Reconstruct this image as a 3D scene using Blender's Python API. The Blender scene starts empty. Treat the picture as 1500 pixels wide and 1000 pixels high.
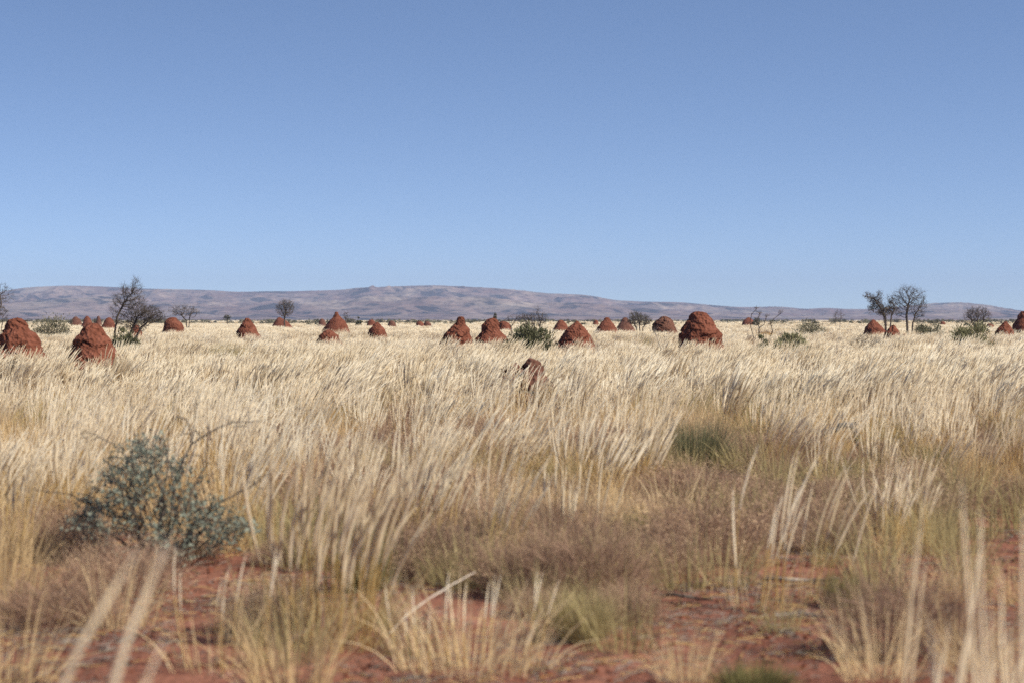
import bpy, math, random
import numpy as np
from mathutils import Vector, Matrix, noise as mnoise

# ------------------------------------------------------------------ camera, sky, sun, exposure
S = bpy.context.scene
EYE = 1.5            # eye height above the plain (m)
F = 3542.0           # focal length in photo pixels (1500 wide)
HOR = 468.0          # horizon row of the photo
cam = bpy.data.cameras.new('camera')
cam_ob = bpy.data.objects.new('camera', cam)
S.collection.objects.link(cam_ob)
cam.lens = 85.0; cam.sensor_width = 36.0
cam.clip_start = 0.1; cam.clip_end = 40000
cam_ob.location = (0, 0, EYE)
cam_ob.rotation_euler = (math.radians(90) - math.atan((500 - HOR) / F), 0, 0)
cam.dof.use_dof = True
cam.dof.focus_distance = 68.0
cam.dof.aperture_fstop = 3.5
S.camera = cam_ob

SUN_EL, SUN_AZ = math.radians(42), math.radians(119)     # azimuth clockwise from the view direction
w = bpy.data.worlds.new('World'); S.world = w; w.use_nodes = True
wn, wl = w.node_tree.nodes, w.node_tree.links
bg = wn['Background']
sky = wn.new('ShaderNodeTexSky'); sky.sky_type = 'NISHITA'; sky.sun_disc = False
sky.sun_elevation = SUN_EL; sky.sun_rotation = SUN_AZ
sky.air_density = 1.0; sky.dust_density = 0.3; sky.ozone_density = 1.0; sky.altitude = 0
tc = wn.new('ShaderNodeTexCoord'); mp = wn.new('ShaderNodeMapping'); mp.vector_type = 'POINT'     # the sky deepens quickly above the horizon
mp.inputs['Scale'].default_value = (1.3, 1, 3.0); mp.inputs['Location'].default_value = (0, 0, 0.065)
nm = wn.new('ShaderNodeVectorMath'); nm.operation = 'NORMALIZE'
mt = wn.new('ShaderNodeMixRGB'); mt.blend_type = 'MULTIPLY'; mt.inputs[0].default_value = 1; mt.inputs[2].default_value = (0.94, 1.02, 1.18, 1)
wl.new(tc.outputs['Generated'], mp.inputs['Vector']); wl.new(mp.outputs[0], nm.inputs[0]); wl.new(nm.outputs[0], sky.inputs[0])
wl.new(sky.outputs['Color'], mt.inputs[1]); wl.new(mt.outputs[0], bg.inputs['Color'])
bg.inputs['Strength'].default_value = 0.080
sun = bpy.data.lights.new('sun', 'SUN'); sun.energy = 5.0; sun.angle = math.radians(0.5); sun.color = (1.0, 0.94, 0.81)
sun_ob = bpy.data.objects.new('sun', sun); S.collection.objects.link(sun_ob)
sd = Vector((math.sin(SUN_AZ) * math.cos(SUN_EL), math.cos(SUN_AZ) * math.cos(SUN_EL), math.sin(SUN_EL)))
sun_ob.rotation_euler = sd.to_track_quat('Z', 'Y').to_euler()
sun_ob.location = sd * 50
S.view_settings.view_transform = 'Standard'; S.view_settings.look = 'None'
S.view_settings.exposure = 0.68; S.view_settings.gamma = 1.0
S.render.engine = 'CYCLES'
cy = S.cycles
cy.max_bounces = 8; cy.diffuse_bounces = 5; cy.glossy_bounces = 1; cy.transmission_bounces = 5
cy.volume_bounces = 0; cy.transparent_max_bounces = 6
cy.caustics_reflective = False; cy.caustics_refractive = False
cy.use_adaptive_sampling = False
cy.use_denoising = False; cy.denoiser = 'OPENIMAGEDENOISE'; cy.denoising_input_passes = 'RGB_ALBEDO_NORMAL'; cy.denoising_prefilter = 'ACCURATE'

# ------------------------------------------------------------------ helpers
rng = np.random.default_rng(7)
R = random.Random(11)
COL = S.collection

def X(px, D): return (px - 750.0) / F * D
def gd(y): return EYE * F / (y - HOR)                 # distance of a point of flat ground seen at photo row y

def hash2(ix, iy, seed):
    n = (ix.astype(np.int64) * 374761393 + iy.astype(np.int64) * 668265263 + seed * 1442695041) & 0xFFFFFFFF
    n = ((n ^ (n >> 13)) * 1274126177) & 0xFFFFFFFF
    n = n ^ (n >> 16)
    return (n & 0xFFFFFF) / float(0xFFFFFF)

def vnoise(x, y, seed=0):
    x = np.asarray(x, float); y = np.asarray(y, float)
    ix = np.floor(x); iy = np.floor(y)
    fx = x - ix; fy = y - iy
    fx = fx * fx * fx * (fx * (fx * 6 - 15) + 10); fy = fy * fy * fy * (fy * (fy * 6 - 15) + 10)
    a = hash2(ix, iy, seed); b = hash2(ix + 1, iy, seed)
    c = hash2(ix, iy + 1, seed); d = hash2(ix + 1, iy + 1, seed)
    return (a + (b - a) * fx) * (1 - fy) + (c + (d - c) * fx) * fy

def fbm(x, y, seed=0, octv=4, gain=0.5):
    s = 0; amp = 1; tot = 0
    for o in range(octv):
        s = s + amp * vnoise(x * 2 ** o + 17.3 * o, y * 2 ** o - 9.1 * o, seed + o); tot += amp; amp *= gain
    return s / tot

def ground_z(x, y):
    x = np.asarray(x, float); y = np.asarray(y, float)
    fade = np.clip(1 - (np.hypot(x, y) - 250) / 400, 0, 1)
    near = np.clip(1 - (np.hypot(x, y) - 60) / 60, 0, 1)
    return fade * 0.16 * (fbm(x / 22, y / 22, 3, 2) - 0.5) + near * 0.10 * (fbm(x / 2.1, y / 2.1, 5, 3) - 0.5)

def gz(x, y): return float(ground_z(x, y))

class MB:
    def __init__(s): s.v = []; s.f = []; s.m = []
    def tube(s, pts, radii, sides=3, mat=0, cap=True):
        b = len(s.v); n = len(pts)
        pts = [Vector(p) for p in pts]
        t0 = (pts[1] - pts[0]).normalized()
        a = t0.cross(Vector((0.31, 0.83, 0.47)))
        if a.length < 1e-4: a = t0.cross(Vector((1, 0, 0)))
        a.normalize()
        for i, p in enumerate(pts):
            t = (pts[min(i + 1, n - 1)] - pts[max(i - 1, 0)])
            t = t.normalized() if t.length > 1e-9 else t0
            a = a - t * a.dot(t)
            if a.length < 1e-5: a = t.orthogonal()
            a.normalize(); c = t.cross(a)
            for k in range(sides):
                th = 2 * math.pi * k / sides
                s.v.append(tuple(p + (a * math.cos(th) + c * math.sin(th)) * radii[i]))
        for i in range(n - 1):
            for k in range(sides):
                q = b + i * sides; k2 = (k + 1) % sides
                s.f.append((q + k, q + k2, q + sides + k2, q + sides + k)); s.m.append(mat)
        if cap:
            s.f.append(tuple(b + (n - 1) * sides + k for k in range(sides))); s.m.append(mat)
    def poly(s, pts, mat=0):
        b = len(s.v); s.v.extend(tuple(p) for p in pts)
        s.f.append(tuple(range(b, b + len(pts)))); s.m.append(mat)
    def ribbon(s, pts, widths, side, mat=0):
        b = len(s.v)
        for p, wd in zip(pts, widths):
            p = Vector(p); s.v.append(tuple(p - side * wd)); s.v.append(tuple(p + side * wd))
        for i in range(len(pts) - 1):
            q = b + 2 * i; s.f.append((q, q + 1, q + 3, q + 2)); s.m.append(mat)
    def mesh(s, name, mats, smooth=True):
        me = bpy.data.meshes.new(name)
        me.from_pydata(s.v, [], s.f)
        for m in mats: me.materials.append(m)
        me.polygons.foreach_set('material_index', s.m)
        if smooth: me.polygons.foreach_set('use_smooth', [True] * len(s.f))
        me.update()
        return me
    def build(s, name, mats, parent=None, smooth=True, loc=None):
        o = bpy.data.objects.new(name, s.mesh(name, mats, smooth)); COL.objects.link(o)
        if parent: o.parent = parent
        if loc: o.location = loc
        return o

def tag(o, label=None, cat=None, group=None, kind=None):
    if label: o['label'] = label
    if cat: o['category'] = cat
    if group: o['group'] = group
    if kind: o['kind'] = kind
    return o

def empty(name, loc):
    o = bpy.data.objects.new(name, None); COL.objects.link(o); o.location = loc; o.empty_display_size = 0.1
    return o

# ------------------------------------------------------------------ materials
def new_mat(name, rough=0.85):
    m = bpy.data.materials.new(name); m.use_nodes = True
    nt = m.node_tree; b = nt.nodes['Principled BSDF']
    b.inputs['Roughness'].default_value = rough
    b.inputs['Specular IOR Level'].default_value = 0.2
    return m, nt, b

def N(nt, t, **kw):
    n = nt.nodes.new(t)
    for k, v in kw.items(): setattr(n, k, v)
    return n

def ramp(nt, stops):
    n = nt.nodes.new('ShaderNodeValToRGB'); cr = n.color_ramp
    while len(cr.elements) < len(stops): cr.elements.new(0.5)
    for e, (p, c) in zip(cr.elements, stops):
        e.position = p; e.color = (*c, 1)
    return n

def plant_mat(name, cols, transl=0.35, scale=0.35, rough=0.7, spec=0.15, wscale=None):
    """Foliage: colour varies from plant to plant and along patches of the plain."""
    m, nt, b = new_mat(name, rough)
    b.inputs['Specular IOR Level'].default_value = spec
    oi = N(nt, 'ShaderNodeObjectInfo'); geo = N(nt, 'ShaderNodeNewGeometry')
    nz = N(nt, 'ShaderNodeTexNoise'); nz.inputs['Scale'].default_value = scale; nz.inputs['Detail'].default_value = 3
    nt.links.new(geo.outputs['Position'], nz.inputs['Vector'])
    a = N(nt, 'ShaderNodeMath', operation='MULTIPLY'); a.inputs[1].default_value = 0.42
    nt.links.new(oi.outputs['Random'], a.inputs[0])
    s = N(nt, 'ShaderNodeMath', operation='MULTIPLY_ADD'); s.inputs[1].default_value = 0.5
    nt.links.new(nz.outputs['Fac'], s.inputs[0]); nt.links.new(a.outputs[0], s.inputs[2])
    i2 = N(nt, 'ShaderNodeMath', operation='MULTIPLY_ADD'); i2.inputs[1].default_value = 0.3
    nt.links.new(geo.outputs['Random Per Island'], i2.inputs[0]); nt.links.new(s.outputs[0], i2.inputs[2])
    sh = N(nt, 'ShaderNodeMath', operation='SUBTRACT'); sh.inputs[1].default_value = 0.11
    nt.links.new(i2.outputs[0], sh.inputs[0])
    rp = ramp(nt, [(k / (len(cols) - 1), c) for k, c in enumerate(cols)])
    nt.links.new(sh.outputs[0], rp.inputs['Fac'])
    nt.links.new(rp.outputs['Color'], b.inputs['Base Color'])
    if transl > 0:
        tr = N(nt, 'ShaderNodeBsdfTranslucent'); mx = N(nt, 'ShaderNodeMixShader')
        mx.inputs['Fac'].default_value = transl
        nt.links.new(rp.outputs['Color'], tr.inputs['Color'])
        nt.links.new(b.outputs[0], mx.inputs[1]); nt.links.new(tr.outputs[0], mx.inputs[2])
        nt.links.new(mx.outputs[0], nt.nodes['Material Output'].inputs['Surface'])
    return m

M_stalk = plant_mat('dry_stalk', [(0.44, 0.30, 0.12), (0.68, 0.495, 0.225), (0.82, 0.65, 0.36)], 0.45)
M_plume = plant_mat('seed_plume', [(0.60, 0.475, 0.30), (0.85, 0.745, 0.57), (0.93, 0.885, 0.77)], 0.5)
M_blade = plant_mat('dry_blade', [(0.40, 0.275, 0.135), (0.64, 0.475, 0.265), (0.80, 0.64, 0.41)], 0.45)
M_herb = plant_mat('dry_herb', [(0.17, 0.102, 0.072), (0.30, 0.190, 0.130), (0.44, 0.305, 0.205)], 0.25, 0.6)
M_herb2 = plant_mat('dry_herb_tips', [(0.30, 0.19, 0.12), (0.50, 0.35, 0.215), (0.64, 0.48, 0.30)], 0.25, 0.6)
M_green = plant_mat('tussock_green', [(0.13, 0.115, 0.045), (0.20, 0.175, 0.07), (0.30, 0.25, 0.115)], 0.3, 0.8)
M_olive = plant_mat('olive_grass', [(0.26, 0.215, 0.095), (0.37, 0.30, 0.145), (0.48, 0.39, 0.21)], 0.35, 0.8)
M_leafg = plant_mat('shrub_leaf', [(0.080, 0.078, 0.040), (0.135, 0.132, 0.070), (0.21, 0.195, 0.11)], 0.25, 1.5)
M_leafd = plant_mat('dark_leaf', [(0.035, 0.040, 0.020), (0.06, 0.062, 0.032), (0.10, 0.095, 0.05)], 0.2, 1.5)
M_silver = plant_mat('silver_leaf', [(0.085, 0.098, 0.076), (0.165, 0.182, 0.142), (0.32, 0.34, 0.27)], 0.25, 6.0, 0.6, 0.25)
M_brownl = plant_mat('withered_leaf', [(0.075, 0.055, 0.035), (0.12, 0.09, 0.055), (0.17, 0.13, 0.08)], 0.2, 1.5)
M_scrub = plant_mat('scrub_leaf', [(0.075, 0.075, 0.045), (0.13, 0.125, 0.075), (0.20, 0.17, 0.11)], 0.2, 0.05)

def bark_mat(name, c1, c2, scale=30):
    m, nt, b = new_mat(name, 0.9)
    tc = N(nt, 'ShaderNodeTexCoord'); nz = N(nt, 'ShaderNodeTexNoise')
    nz.inputs['Scale'].default_value = scale; nz.inputs['Detail'].default_value = 4
    nt.links.new(tc.outputs['Object'], nz.inputs['Vector'])
    rp = ramp(nt, [(0.3, c1), (0.7, c2)])
    nt.links.new(nz.outputs['Fac'], rp.inputs['Fac']); nt.links.new(rp.outputs['Color'], b.inputs['Base Color'])
    return m
M_bark = bark_mat('dark_bark', (0.036, 0.029, 0.024), (0.105, 0.083, 0.068))
M_twig = bark_mat('brown_twig', (0.055, 0.040, 0.032), (0.12, 0.090, 0.070))
M_grey = bark_mat('grey_wood', (0.13, 0.11, 0.095), (0.30, 0.26, 0.22))
M_white = bark_mat('bleached_wood', (0.40, 0.33, 0.27), (0.62, 0.54, 0.46))
M_char = bark_mat('charred_wood', (0.065, 0.060, 0.055), (0.19, 0.175, 0.16), 14)

def mound_mat(name, c):
    m, nt, b = new_mat(name, 0.95)
    b.inputs['Specular IOR Level'].default_value = 0.08
    tc = N(nt, 'ShaderNodeTexCoord')
    n1 = N(nt, 'ShaderNodeTexNoise'); n1.inputs['Scale'].default_value = 5; n1.inputs['Detail'].default_value = 8; n1.inputs['Roughness'].default_value = 0.65
    n2 = N(nt, 'ShaderNodeTexVoronoi'); n2.inputs['Scale'].default_value = 14
    nt.links.new(tc.outputs['Object'], n1.inputs['Vector']); nt.links.new(tc.outputs['Object'], n2.inputs['Vector'])
    rp = ramp(nt, [(0.30, tuple(v * 0.55 for v in c)), (0.5, c), (0.72, tuple(min(1, v * 1.45 + 0.01) for v in c))])
    nt.links.new(n1.outputs['Fac'], rp.inputs['Fac']); nt.links.new(rp.outputs['Color'], b.inputs['Base Color'])
    ad = N(nt, 'ShaderNodeMath', operation='ADD')
    nt.links.new(n1.outputs['Fac'], ad.inputs[0]); nt.links.new(n2.outputs['Distance'], ad.inputs[1])
    bp = N(nt, 'ShaderNodeBump'); bp.inputs['Strength'].default_value = 0.8; bp.inputs['Distance'].default_value = 0.05
    nt.links.new(ad.outputs[0], bp.inputs['Height']); nt.links.new(bp.outputs['Normal'], b.inputs['Normal'])
    return m
M_mound = mound_mat('termite_earth', (0.130, 0.045, 0.027))
M_moundb = mound_mat('termite_earth_brown', (0.110, 0.050, 0.034))

def ground_mat():
    m, nt, b = new_mat('red_earth', 0.95)
    b.inputs['Specular IOR Level'].default_value = 0.1
    geo = N(nt, 'ShaderNodeNewGeometry')
    n1 = N(nt, 'ShaderNodeTexNoise'); n1.inputs['Scale'].default_value = 1.3; n1.inputs['Detail'].default_value = 8
    n2 = N(nt, 'ShaderNodeTexNoise'); n2.inputs['Scale'].default_value = 28; n2.inputs['Detail'].default_value = 6
    n3 = N(nt, 'ShaderNodeTexNoise'); n3.inputs['Scale'].default_value = 0.012; n3.inputs['Detail'].default_value = 9; n3.inputs['Roughness'].default_value = 0.7
    for n in (n1, n2, n3): nt.links.new(geo.outputs['Position'], n.inputs['Vector'])
    r1 = ramp(nt, [(0.32, (0.145, 0.058, 0.038)), (0.5, (0.22, 0.090, 0.058)), (0.7, (0.30, 0.135, 0.090))])
    nt.links.new(n1.outputs['Fac'], r1.inputs['Fac'])
    r2 = ramp(nt, [(0.35, (0.62, 0.60, 0.58)), (0.6, (1, 1, 1))])
    nt.links.new(n2.outputs['Fac'], r2.inputs['Fac'])
    mu = N(nt, 'ShaderNodeMixRGB', blend_type='MULTIPLY'); mu.inputs['Fac'].default_value = 1
    nt.links.new(r1.outputs['Color'], mu.inputs[1]); nt.links.new(r2.outputs['Color'], mu.inputs[2])
    # farther out the plain is covered by grass and grey scrub
    r3 = ramp(nt, [(0.38, (0.14, 0.13, 0.085)), (0.5, (0.40, 0.33, 0.22)), (0.66, (0.52, 0.44, 0.31))])
    nt.links.new(n3.outputs['Fac'], r3.inputs['Fac'])
    at = N(nt, 'ShaderNodeAttribute'); at.attribute_name = 'cover'
    mx = N(nt, 'ShaderNodeMixRGB'); nt.links.new(at.outputs['Fac'], mx.inputs['Fac'])
    nt.links.new(mu.outputs[0], mx.inputs[1]); nt.links.new(r3.outputs['Color'], mx.inputs[2])
    nt.links.new(mx.outputs[0], b.inputs['Base Color'])
    bp = N(nt, 'ShaderNodeBump'); bp.inputs['Strength'].default_value = 0.7; bp.inputs['Distance'].default_value = 0.03
    nt.links.new(n2.outputs['Fac'], bp.inputs['Height']); nt.links.new(bp.outputs['Normal'], b.inputs['Normal'])
    return m

def hill_mat():
    m, nt, b = new_mat('hill_slopes', 0.95)
    b.inputs['Specular IOR Level'].default_value = 0.05
    geo = N(nt, 'ShaderNodeNewGeometry')
    mp = N(nt, 'ShaderNodeMapping'); mp.inputs['Scale'].default_value = (1, 0.55, 3.2)
    nt.links.new(geo.outputs['Position'], mp.inputs['Vector'])
    n1 = N(nt, 'ShaderNodeTexNoise'); n1.inputs['Scale'].default_value = 0.0042; n1.inputs['Detail'].default_value = 10; n1.inputs['Roughness'].default_value = 0.68
    n2 = N(nt, 'ShaderNodeTexNoise'); n2.inputs['Scale'].default_value = 0.011; n2.inputs['Detail'].default_value = 8; n2.inputs['Distortion'].default_value = 0.8
    nt.links.new(mp.outputs[0], n1.inputs['Vector']); nt.links.new(mp.outputs[0], n2.inputs['Vector'])
    r1 = ramp(nt, [(0.36, (0.130, 0.072, 0.064)), (0.5, (0.180, 0.122, 0.104)), (0.68, (0.275, 0.220, 0.18))])
    nt.links.new(n1.outputs['Fac'], r1.inputs['Fac'])
    r2 = ramp(nt, [(0.39, (0.10, 0.11, 0.14)), (0.45, (0.75, 0.75, 0.75)), (0.6, (1, 1, 1))])
    nt.links.new(n2.outputs['Fac'], r2.inputs['Fac'])
    mu = N(nt, 'ShaderNodeMixRGB', blend_type='MULTIPLY'); mu.inputs['Fac'].default_value = 1
    nt.links.new(r1.outputs['Color'], mu.inputs[1]); nt.links.new(r2.outputs['Color'], mu.inputs[2])
    n3 = N(nt, 'ShaderNodeTexNoise'); n3.inputs['Scale'].default_value = 0.045; n3.inputs['Detail'].default_value = 6; n3.inputs['Roughness'].default_value = 0.75
    nt.links.new(mp.outputs[0], n3.inputs['Vector'])
    r3 = ramp(nt, [(0.38, (0.42, 0.42, 0.46)), (0.5, (0.95, 0.95, 0.95)), (0.62, (1.2, 1.18, 1.1))])
    nt.links.new(n3.outputs['Fac'], r3.inputs['Fac'])
    m2 = N(nt, 'ShaderNodeMixRGB', blend_type='MULTIPLY'); m2.inputs['Fac'].default_value = 1
    nt.links.new(mu.outputs[0], m2.inputs[1]); nt.links.new(r3.outputs['Color'], m2.inputs[2])
    nt.links.new(m2.outputs[0], b.inputs['Base Color'])
    return m

# ------------------------------------------------------------------ the plain
def make_ground():
    nr, nc = 260, 240
    rr = np.concatenate([np.linspace(0.0, 8, 60)[:-1], np.geomspace(8, 300, 170)[:-1], np.geomspace(300, 16000, nr - 228)])
    th = np.concatenate([np.linspace(-0.45, 0.45, 190), np.linspace(0.45, 2 * math.pi - 0.45, 52)[1:-1]])
    nc = len(th); nr = len(rr)
    rg, tg = np.meshgrid(rr, th, indexing='ij')
    x = rg * np.sin(tg); y = rg * np.cos(tg); z = ground_z(x, y)
    v = np.stack([x, y, z], -1).reshape(-1, 3)
    f = []
    for i in range(nr - 1):
        for k in range(nc):
            k2 = (k + 1) % nc
            if i == 0: f.append((0 * nc, (i + 1) * nc + k, (i + 1) * nc + k2))
            else: f.append((i * nc + k, (i + 1) * nc + k, (i + 1) * nc + k2, i * nc + k2))
    me = bpy.data.meshes.new('ground'); me.from_pydata(v.tolist(), [], f)
    me.polygons.foreach_set('use_smooth', [True] * len(f))
    a = me.attributes.new('cover', 'FLOAT', 'POINT')
    a.data.foreach_set('value', np.clip((rg.reshape(-1) - 120) / 500, 0, 1).astype(np.float32))
    me.materials.append(ground_mat()); me.update()
    me.flip_normals() if me.polygons[500].normal.z < 0 else None
    o = bpy.data.objects.new('ground', me); COL.objects.link(o)
    tag(o, 'flat plain of bare red earth under the dry grass', 'ground', kind='structure')
make_ground()

# ------------------------------------------------------------------ hills on the horizon
SKYLINE = [(-900, 452), (-600, 436), (-300, 446), (-120, 438), (-40, 432), (0, 428), (25, 423), (50, 420.5), (100, 418.5), (150, 420), (200, 423), (260, 424),
           (300, 425), (350, 428), (390, 427), (430, 427), (460, 426), (500, 425), (530, 421), (560, 420), (600, 419), (640, 418), (680, 420), (720, 422),
           (760, 425), (800, 430), (850, 431.5), (870, 434), (900, 440), (940, 442), (1000, 443), (1040, 447), (1080, 450), (1110, 450), (1140, 449),
           (1180, 453), (1210, 451), (1240, 453), (1290, 453), (1330, 448), (1370, 444), (1410, 443), (1440, 446), (1500, 456), (1560, 459), (1700, 450), (1950, 440), (2300, 452)]
def make_hills():
    nc, nr = 1700, 260
    px = np.linspace(-900, 2300, nc)
    sk = np.interp(px, [p for p, _ in SKYLINE], [y for _, y in SKYLINE])
    ker = np.hanning(23); ker /= ker.sum()
    sk = np.convolve(np.pad(sk, 11, mode='edge'), ker, 'valid')
    elev = (HOR - sk) / F
    t = np.linspace(0, 1, nr)
    D = 4300 + 4300 * t
    tg = (px - 750) / F
    dd, aa = np.meshgrid(D, tg, indexing='ij')
    x = aa * dd; y = dd.copy()
    tt = np.broadcast_to(t[:, None], dd.shape)
    warp = 500 * (fbm(x / 1500, y / 1500, 21, 3) - 0.5)
    tcr = 0.70 + 0.16 * (fbm(x / 1300, y * 0 + 3, 31, 3) - 0.5)
    up = np.clip(tt / tcr, 0, 1); dn = np.clip((tt - tcr) / (1.001 - tcr), 0, 1)
    prof = np.where(tt < tcr, 0.62 * up ** 1.5 + 0.38 * (up ** 3.2), np.clip(1 - dn ** 1.6, 0, 1))
    rid = lambda s, sd: 1 - np.abs(2 * vnoise((x + warp) / s, (y + warp * 0.7) / (s * 1.25), sd) - 1)
    rg = 0.38 * rid(620, 41) + 0.25 * rid(290, 43) + 0.18 * rid(130, 45) + 0.12 * rid(58, 47) + 0.07 * rid(30, 49)
    foot = np.exp(-((tt - 0.22) / 0.13) ** 2) * 0.40 * np.clip(fbm(x / 700, y / 900, 51, 3) * 2 - 0.75, 0, 1)
    amp = 1 - 0.97 * np.clip((up - 0.74) / 0.26, 0, 1)
    h = prof * (1 + amp * 2.2 * (rg - 0.62)) + foot * (0.5 + rg)
    h = np.clip(h, 0, None) * np.clip(tt / 0.05, 0, 1)
    ang = (h * 100 / dd).max(axis=0)
    ang = np.convolve(np.pad(ang, 11, mode='edge'), ker, 'valid')
    z = h * 100 * (elev / ang)[None, :] * 1.0 + EYE * np.clip(tt / 0.3, 0, 1) - 2.0 * (1 - np.clip(tt / 0.05, 0, 1))
    v = np.stack([x, y, z], -1).reshape(-1, 3)
    i, k = np.meshgrid(np.arange(nr - 1), np.arange(nc - 1), indexing='ij')
    q = (i * nc + k).reshape(-1)
    f = np.stack([q, q + 1, q + nc + 1, q + nc], -1)
    me = bpy.data.meshes.new('hills'); me.from_pydata(v.tolist(), [], f.tolist())
    me.materials.append(hill_mat())
    me.polygons.foreach_set('use_smooth', [True] * len(f)); me.update()
    o = bpy.data.objects.new('hills', me); COL.objects.link(o)
    tag(o, 'long low range of hazy purple hills along the horizon', 'hills', kind='structure')
make_hills()

# ------------------------------------------------------------------ termite mounds
def mound(label, rows, D, seed, segs=56, rings=44, amp=1.0, mat=None, group='termite mounds standing in the grass', lean=0.0):
    """rows: (photo row, x at the one flank, x at the other) from the top down; real size follows from the distance D."""
    xc0 = X((rows[-1][1] + rows[-1][2]) / 2, D); z0 = gz(xc0, D)
    zz = [EYE + (HOR - r[0]) * D / F - z0 for r in rows]
    cc = [X((r[1] + r[2]) / 2, D) - xc0 for r in rows]
    rr = [(r[2] - r[1]) / 2 / F * D for r in rows]
    H = zz[0]
    # below the grass line the flanks run on outwards to the ground
    if zz[-1] > 0.05:
        sl = (rr[-1] - rr[-3 if len(rr) > 3 else -2]) / max(0.05, (zz[-3 if len(zz) > 3 else -2] - zz[-1]))
        sl = min(max(sl, 0.25), 0.7)
        zz.append(-0.06); cc.append(cc[-1]); rr.append(rr[-1] + sl * (zz[-2] + 0.06))
    zo = np.array(zz[::-1]); co = np.array(cc[::-1]); ro = np.array(rr[::-1])
    zs = np.linspace(zo[0], H, rings)
    # more rings near the top
    zs = zo[0] + (H - zo[0]) * (1 - (1 - np.linspace(0, 1, rings)) ** 1.35)
    off = Vector((seed * 3.7, seed * 1.3, seed * 2.1))
    prot = random.Random(seed); ky = prot.uniform(0.85, 1.05)
    W = ro.max()
    verts = []; faces = []
    for i, zc in enumerate(zs):
        c = float(np.interp(zc, zo, co)); r = float(np.interp(zc, zo, ro))
        if i == rings - 1: r *= 0.55
        for k in range(segs):
            a = 2 * math.pi * k / segs
            dx, dy = math.cos(a), math.sin(a)
            p = Vector((c + dx * r, dy * r * ky, zc))
            q = p + off
            n1 = mnoise.noise(q * (1.5 / max(W, 0.3)))
            n2 = 1 - 2 * abs(mnoise.noise(q * 3.4 + Vector((9, 2, 4))))
            n3 = 1 - 2 * abs(mnoise.noise(q * 8.5))
            n4 = mnoise.noise(q * 19)
            led = mnoise.noise(Vector((q.x * 1.2, q.y * 1.2, q.z * 5.5)))
            fr = min(1.0, r / (0.30 * W))
            cr = mnoise.noise(q * 2.3 + Vector((31, 5, 8)))
            crack = -0.10 * max(0, 1 - abs(cr) / 0.055) * (0.5 + 0.5 * mnoise.noise(q * 1.1))
            d = amp * fr * (0.035 * n1 + 0.026 * (n2 - 0.4) + 0.019 * (n3 - 0.4) + 0.014 * n4 + 0.010 * led + crack) * min(1.3, W / 0.6)
            verts.append((p.x + dx * d, p.y + dy * d, p.z + 0.15 * d))
    for i in range(rings - 1):
        for k in range(segs):
            k2 = (k + 1) % segs
            faces.append((i * segs + k, i * segs + k2, (i + 1) * segs + k2, (i + 1) * segs + k))
    t = len(verts); verts.append((co[-1], 0, H + 0.01))
    for k in range(segs): faces.append(((rings - 1) * segs + k, (rings - 1) * segs + (k + 1) % segs, t))
    me = bpy.data.meshes.new('termite_mound'); me.from_pydata(verts, [], faces)
    me.materials.append(mat or M_mound)
    me.polygons.foreach_set('use_smooth', [True] * len(faces)); me.update()
    o = bpy.data.objects.new('termite_mound', me); COL.objects.link(o)
    o.location = (xc0, D, z0)
    tag(o, label, 'termite mound', group)
    return o

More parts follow.
